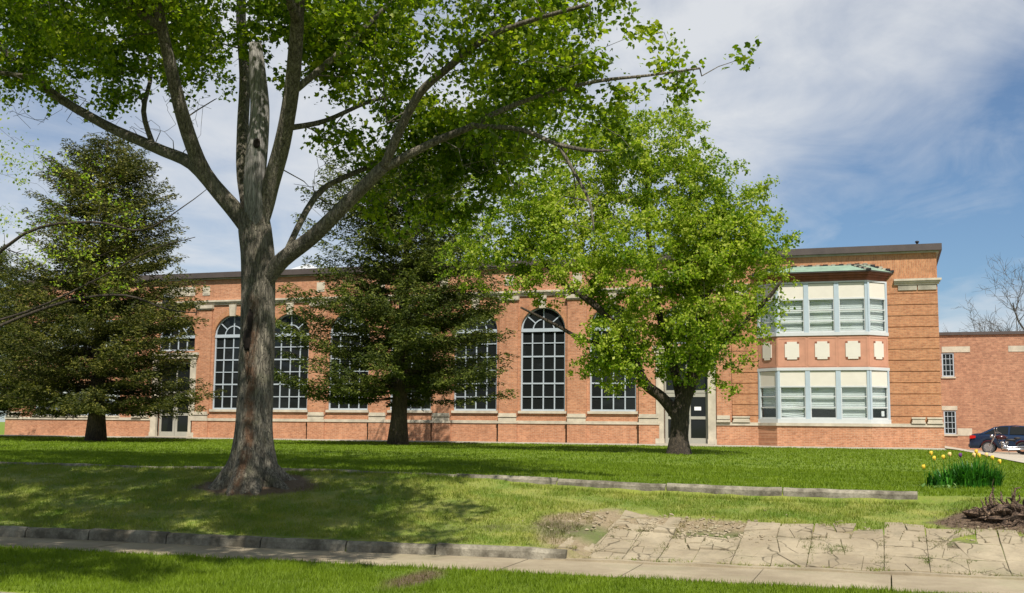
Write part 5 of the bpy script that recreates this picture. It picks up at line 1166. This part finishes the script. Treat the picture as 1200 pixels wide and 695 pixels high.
# ------------------------------------------------------------------ motorcycle (front wheel to the left in view)
KX, KY = 5.55, 10.6; kz = carz(KX, KY)
bk = tag(empty('motorcycle', (KX, KY, kz), math.radians(6)), 'chrome and dark maroon cruiser motorcycle standing in front of the blue sedan', 'motorcycle')
def ring(mb, cx, cz_, R0, r, n=28, m_=8, y=0): 
    vs = [(cx+(R0+r*math.cos(b))*math.cos(a), y+r*math.sin(b), cz_+(R0+r*math.cos(b))*math.sin(a)) for a in np.linspace(0, 2*math.pi, n, False) for b in np.linspace(0, 2*math.pi, m_, False)]
    mb.add(vs, [(i*m_+j, i*m_+(j+1) % m_, ((i+1) % n)*m_+(j+1) % m_, ((i+1) % n)*m_+j) for i in range(n) for j in range(m_)])
for wx_, R0, r in ((-.78, .27, .05), (.80, .25, .075)):
    mb = MB(); ring(mb, wx_, .325, R0, r); t_ = mb.build('wheel', 'tyre', bk, local=True, smooth=True)
    mb = MB(); ring(mb, wx_, .325, R0-.045, .018, 28, 6); mb.tube([(wx_, -.06, .325), (wx_, .06, .325)], .045, 10)
    for k in range(18):
        a = k*2*math.pi/18; mb.tube([(wx_, (-.03 if k % 2 else .03), .325), (wx_+math.cos(a)*(R0-.05), 0, .325+math.sin(a)*(R0-.05))], .005, 4)
    mb.build('rim', 'chrome', t_, local=True)
mb = MB()
for s_ in (-.09, .09): mb.tube([(-.78, s_, .325), (-.52, s_, .80), (-.43, s_, .98)], .024, 8)
mb.build('fork', 'chrome', bk, local=True)
mb = MB(); mb.tube([(-.22, -.38, 1.03), (-.36, -.30, 1.10), (-.44, -.10, 1.04), (-.44, .10, 1.04), (-.36, .30, 1.10), (-.22, .38, 1.03)], .016, 7); hb = mb.build('handlebar', 'chrome', bk, local=True)
MB().tube([(-.40, -.28, 1.10), (-.42, -.30, 1.24)], .008, 5).ball((-.42, -.31, 1.27), .02, .06, .04).build('mirror', 'chrome', hb, local=True); MB().tube([(-.40, .28, 1.10), (-.42, .30, 1.24)], .008, 5).ball((-.42, .31, 1.27), .02, .06, .04).build('mirror', 'chrome', hb, local=True)
MB().ball((-.60, 0, .90), .09, .09, .09, 14, 10).build('headlight', 'chrome', bk, local=True, smooth=True)
mb = MB(); mb.ball((-.18, 0, .84), .27, .14, .12, 16, 10); mb.build('fuel_tank', 'bike_paint', bk, local=True, smooth=True)
mb = MB(); mb.ball((.28, 0, .72), .26, .15, .065, 14, 8).ball((.58, 0, .80), .17, .12, .06, 12, 8); mb.build('saddle', 'seat', bk, local=True, smooth=True)
def fender(cx, cz_, R0, a0, a1, hw, mat, name):
    mb = MB(); n = 12; vs = []
    for i in range(n+1):
        a = a0+(a1-a0)*i/n
        for y, d in ((-hw, -.03), (-hw*.6, .01), (0, .02), (hw*.6, .01), (hw, -.03)): vs.append((cx+(R0+d)*math.cos(a), y, cz_+(R0+d)*math.sin(a)))
    mb.add(vs, [(i*5+j, i*5+j+1, (i+1)*5+j+1, (i+1)*5+j) for i in range(n) for j in range(4)]); mb.build(name, mat, bk, local=True, smooth=True)
fender(-.78, .325, .35, math.radians(20), math.radians(160), .07, 'bike_paint', 'front_fender'); fender(.80, .325, .36, math.radians(-5), math.radians(150), .10, 'bike_paint', 'rear_fender')
mb = MB().ball((-.02, 0, .36), .19, .13, .12, 14, 8)
for a in (-24, 24): R__ = Matrix.Rotation(math.radians(a), 3, 'Y'); c_ = Vector((-.02, 0, .36)); mb.tube([c_+R__ @ Vector((0, 0, k)) for k in (.06, .12, .13, .18, .19, .24, .25, .31)], [.08, .08, .10, .10, .075, .10, .08, .085], 12)
mb.build('engine', 'chrome', bk, local=True)
mb = MB().tube([(.0, -.15, .5), (-.16, -.18, .34), (.1, -.19, .25), (.55, -.19, .26), (1.0, -.19, .30)], [.025, .028, .04, .048, .045], 10).tube([(.1, -.14, .5), (.05, -.18, .36), (.3, -.2, .36), (1.0, -.2, .41)], [.022, .028, .04, .042], 10); mb.build('exhaust', 'chrome', bk, local=True, smooth=True)
MB().tube([(-.44, 0, .95), (-.28, 0, .55), (-.15, 0, .2), (.45, 0, .2), (.8, 0, .325)], .025, 7).tube([(-.42, 0, .9), (.1, 0, .76), (.5, 0, .62), (.8, 0, .35)], .025, 7).build('frame', 'dark_metal', bk, local=True)
MB().tube([(.15, .05, .2), (.25, .28, .01)], .012, 6).build('kickstand', 'chrome', bk, local=True)
MB().ball((1.12, 0, .62), .03, .05, .03).build('tail_lamp', 'tail_red', bk, local=True)
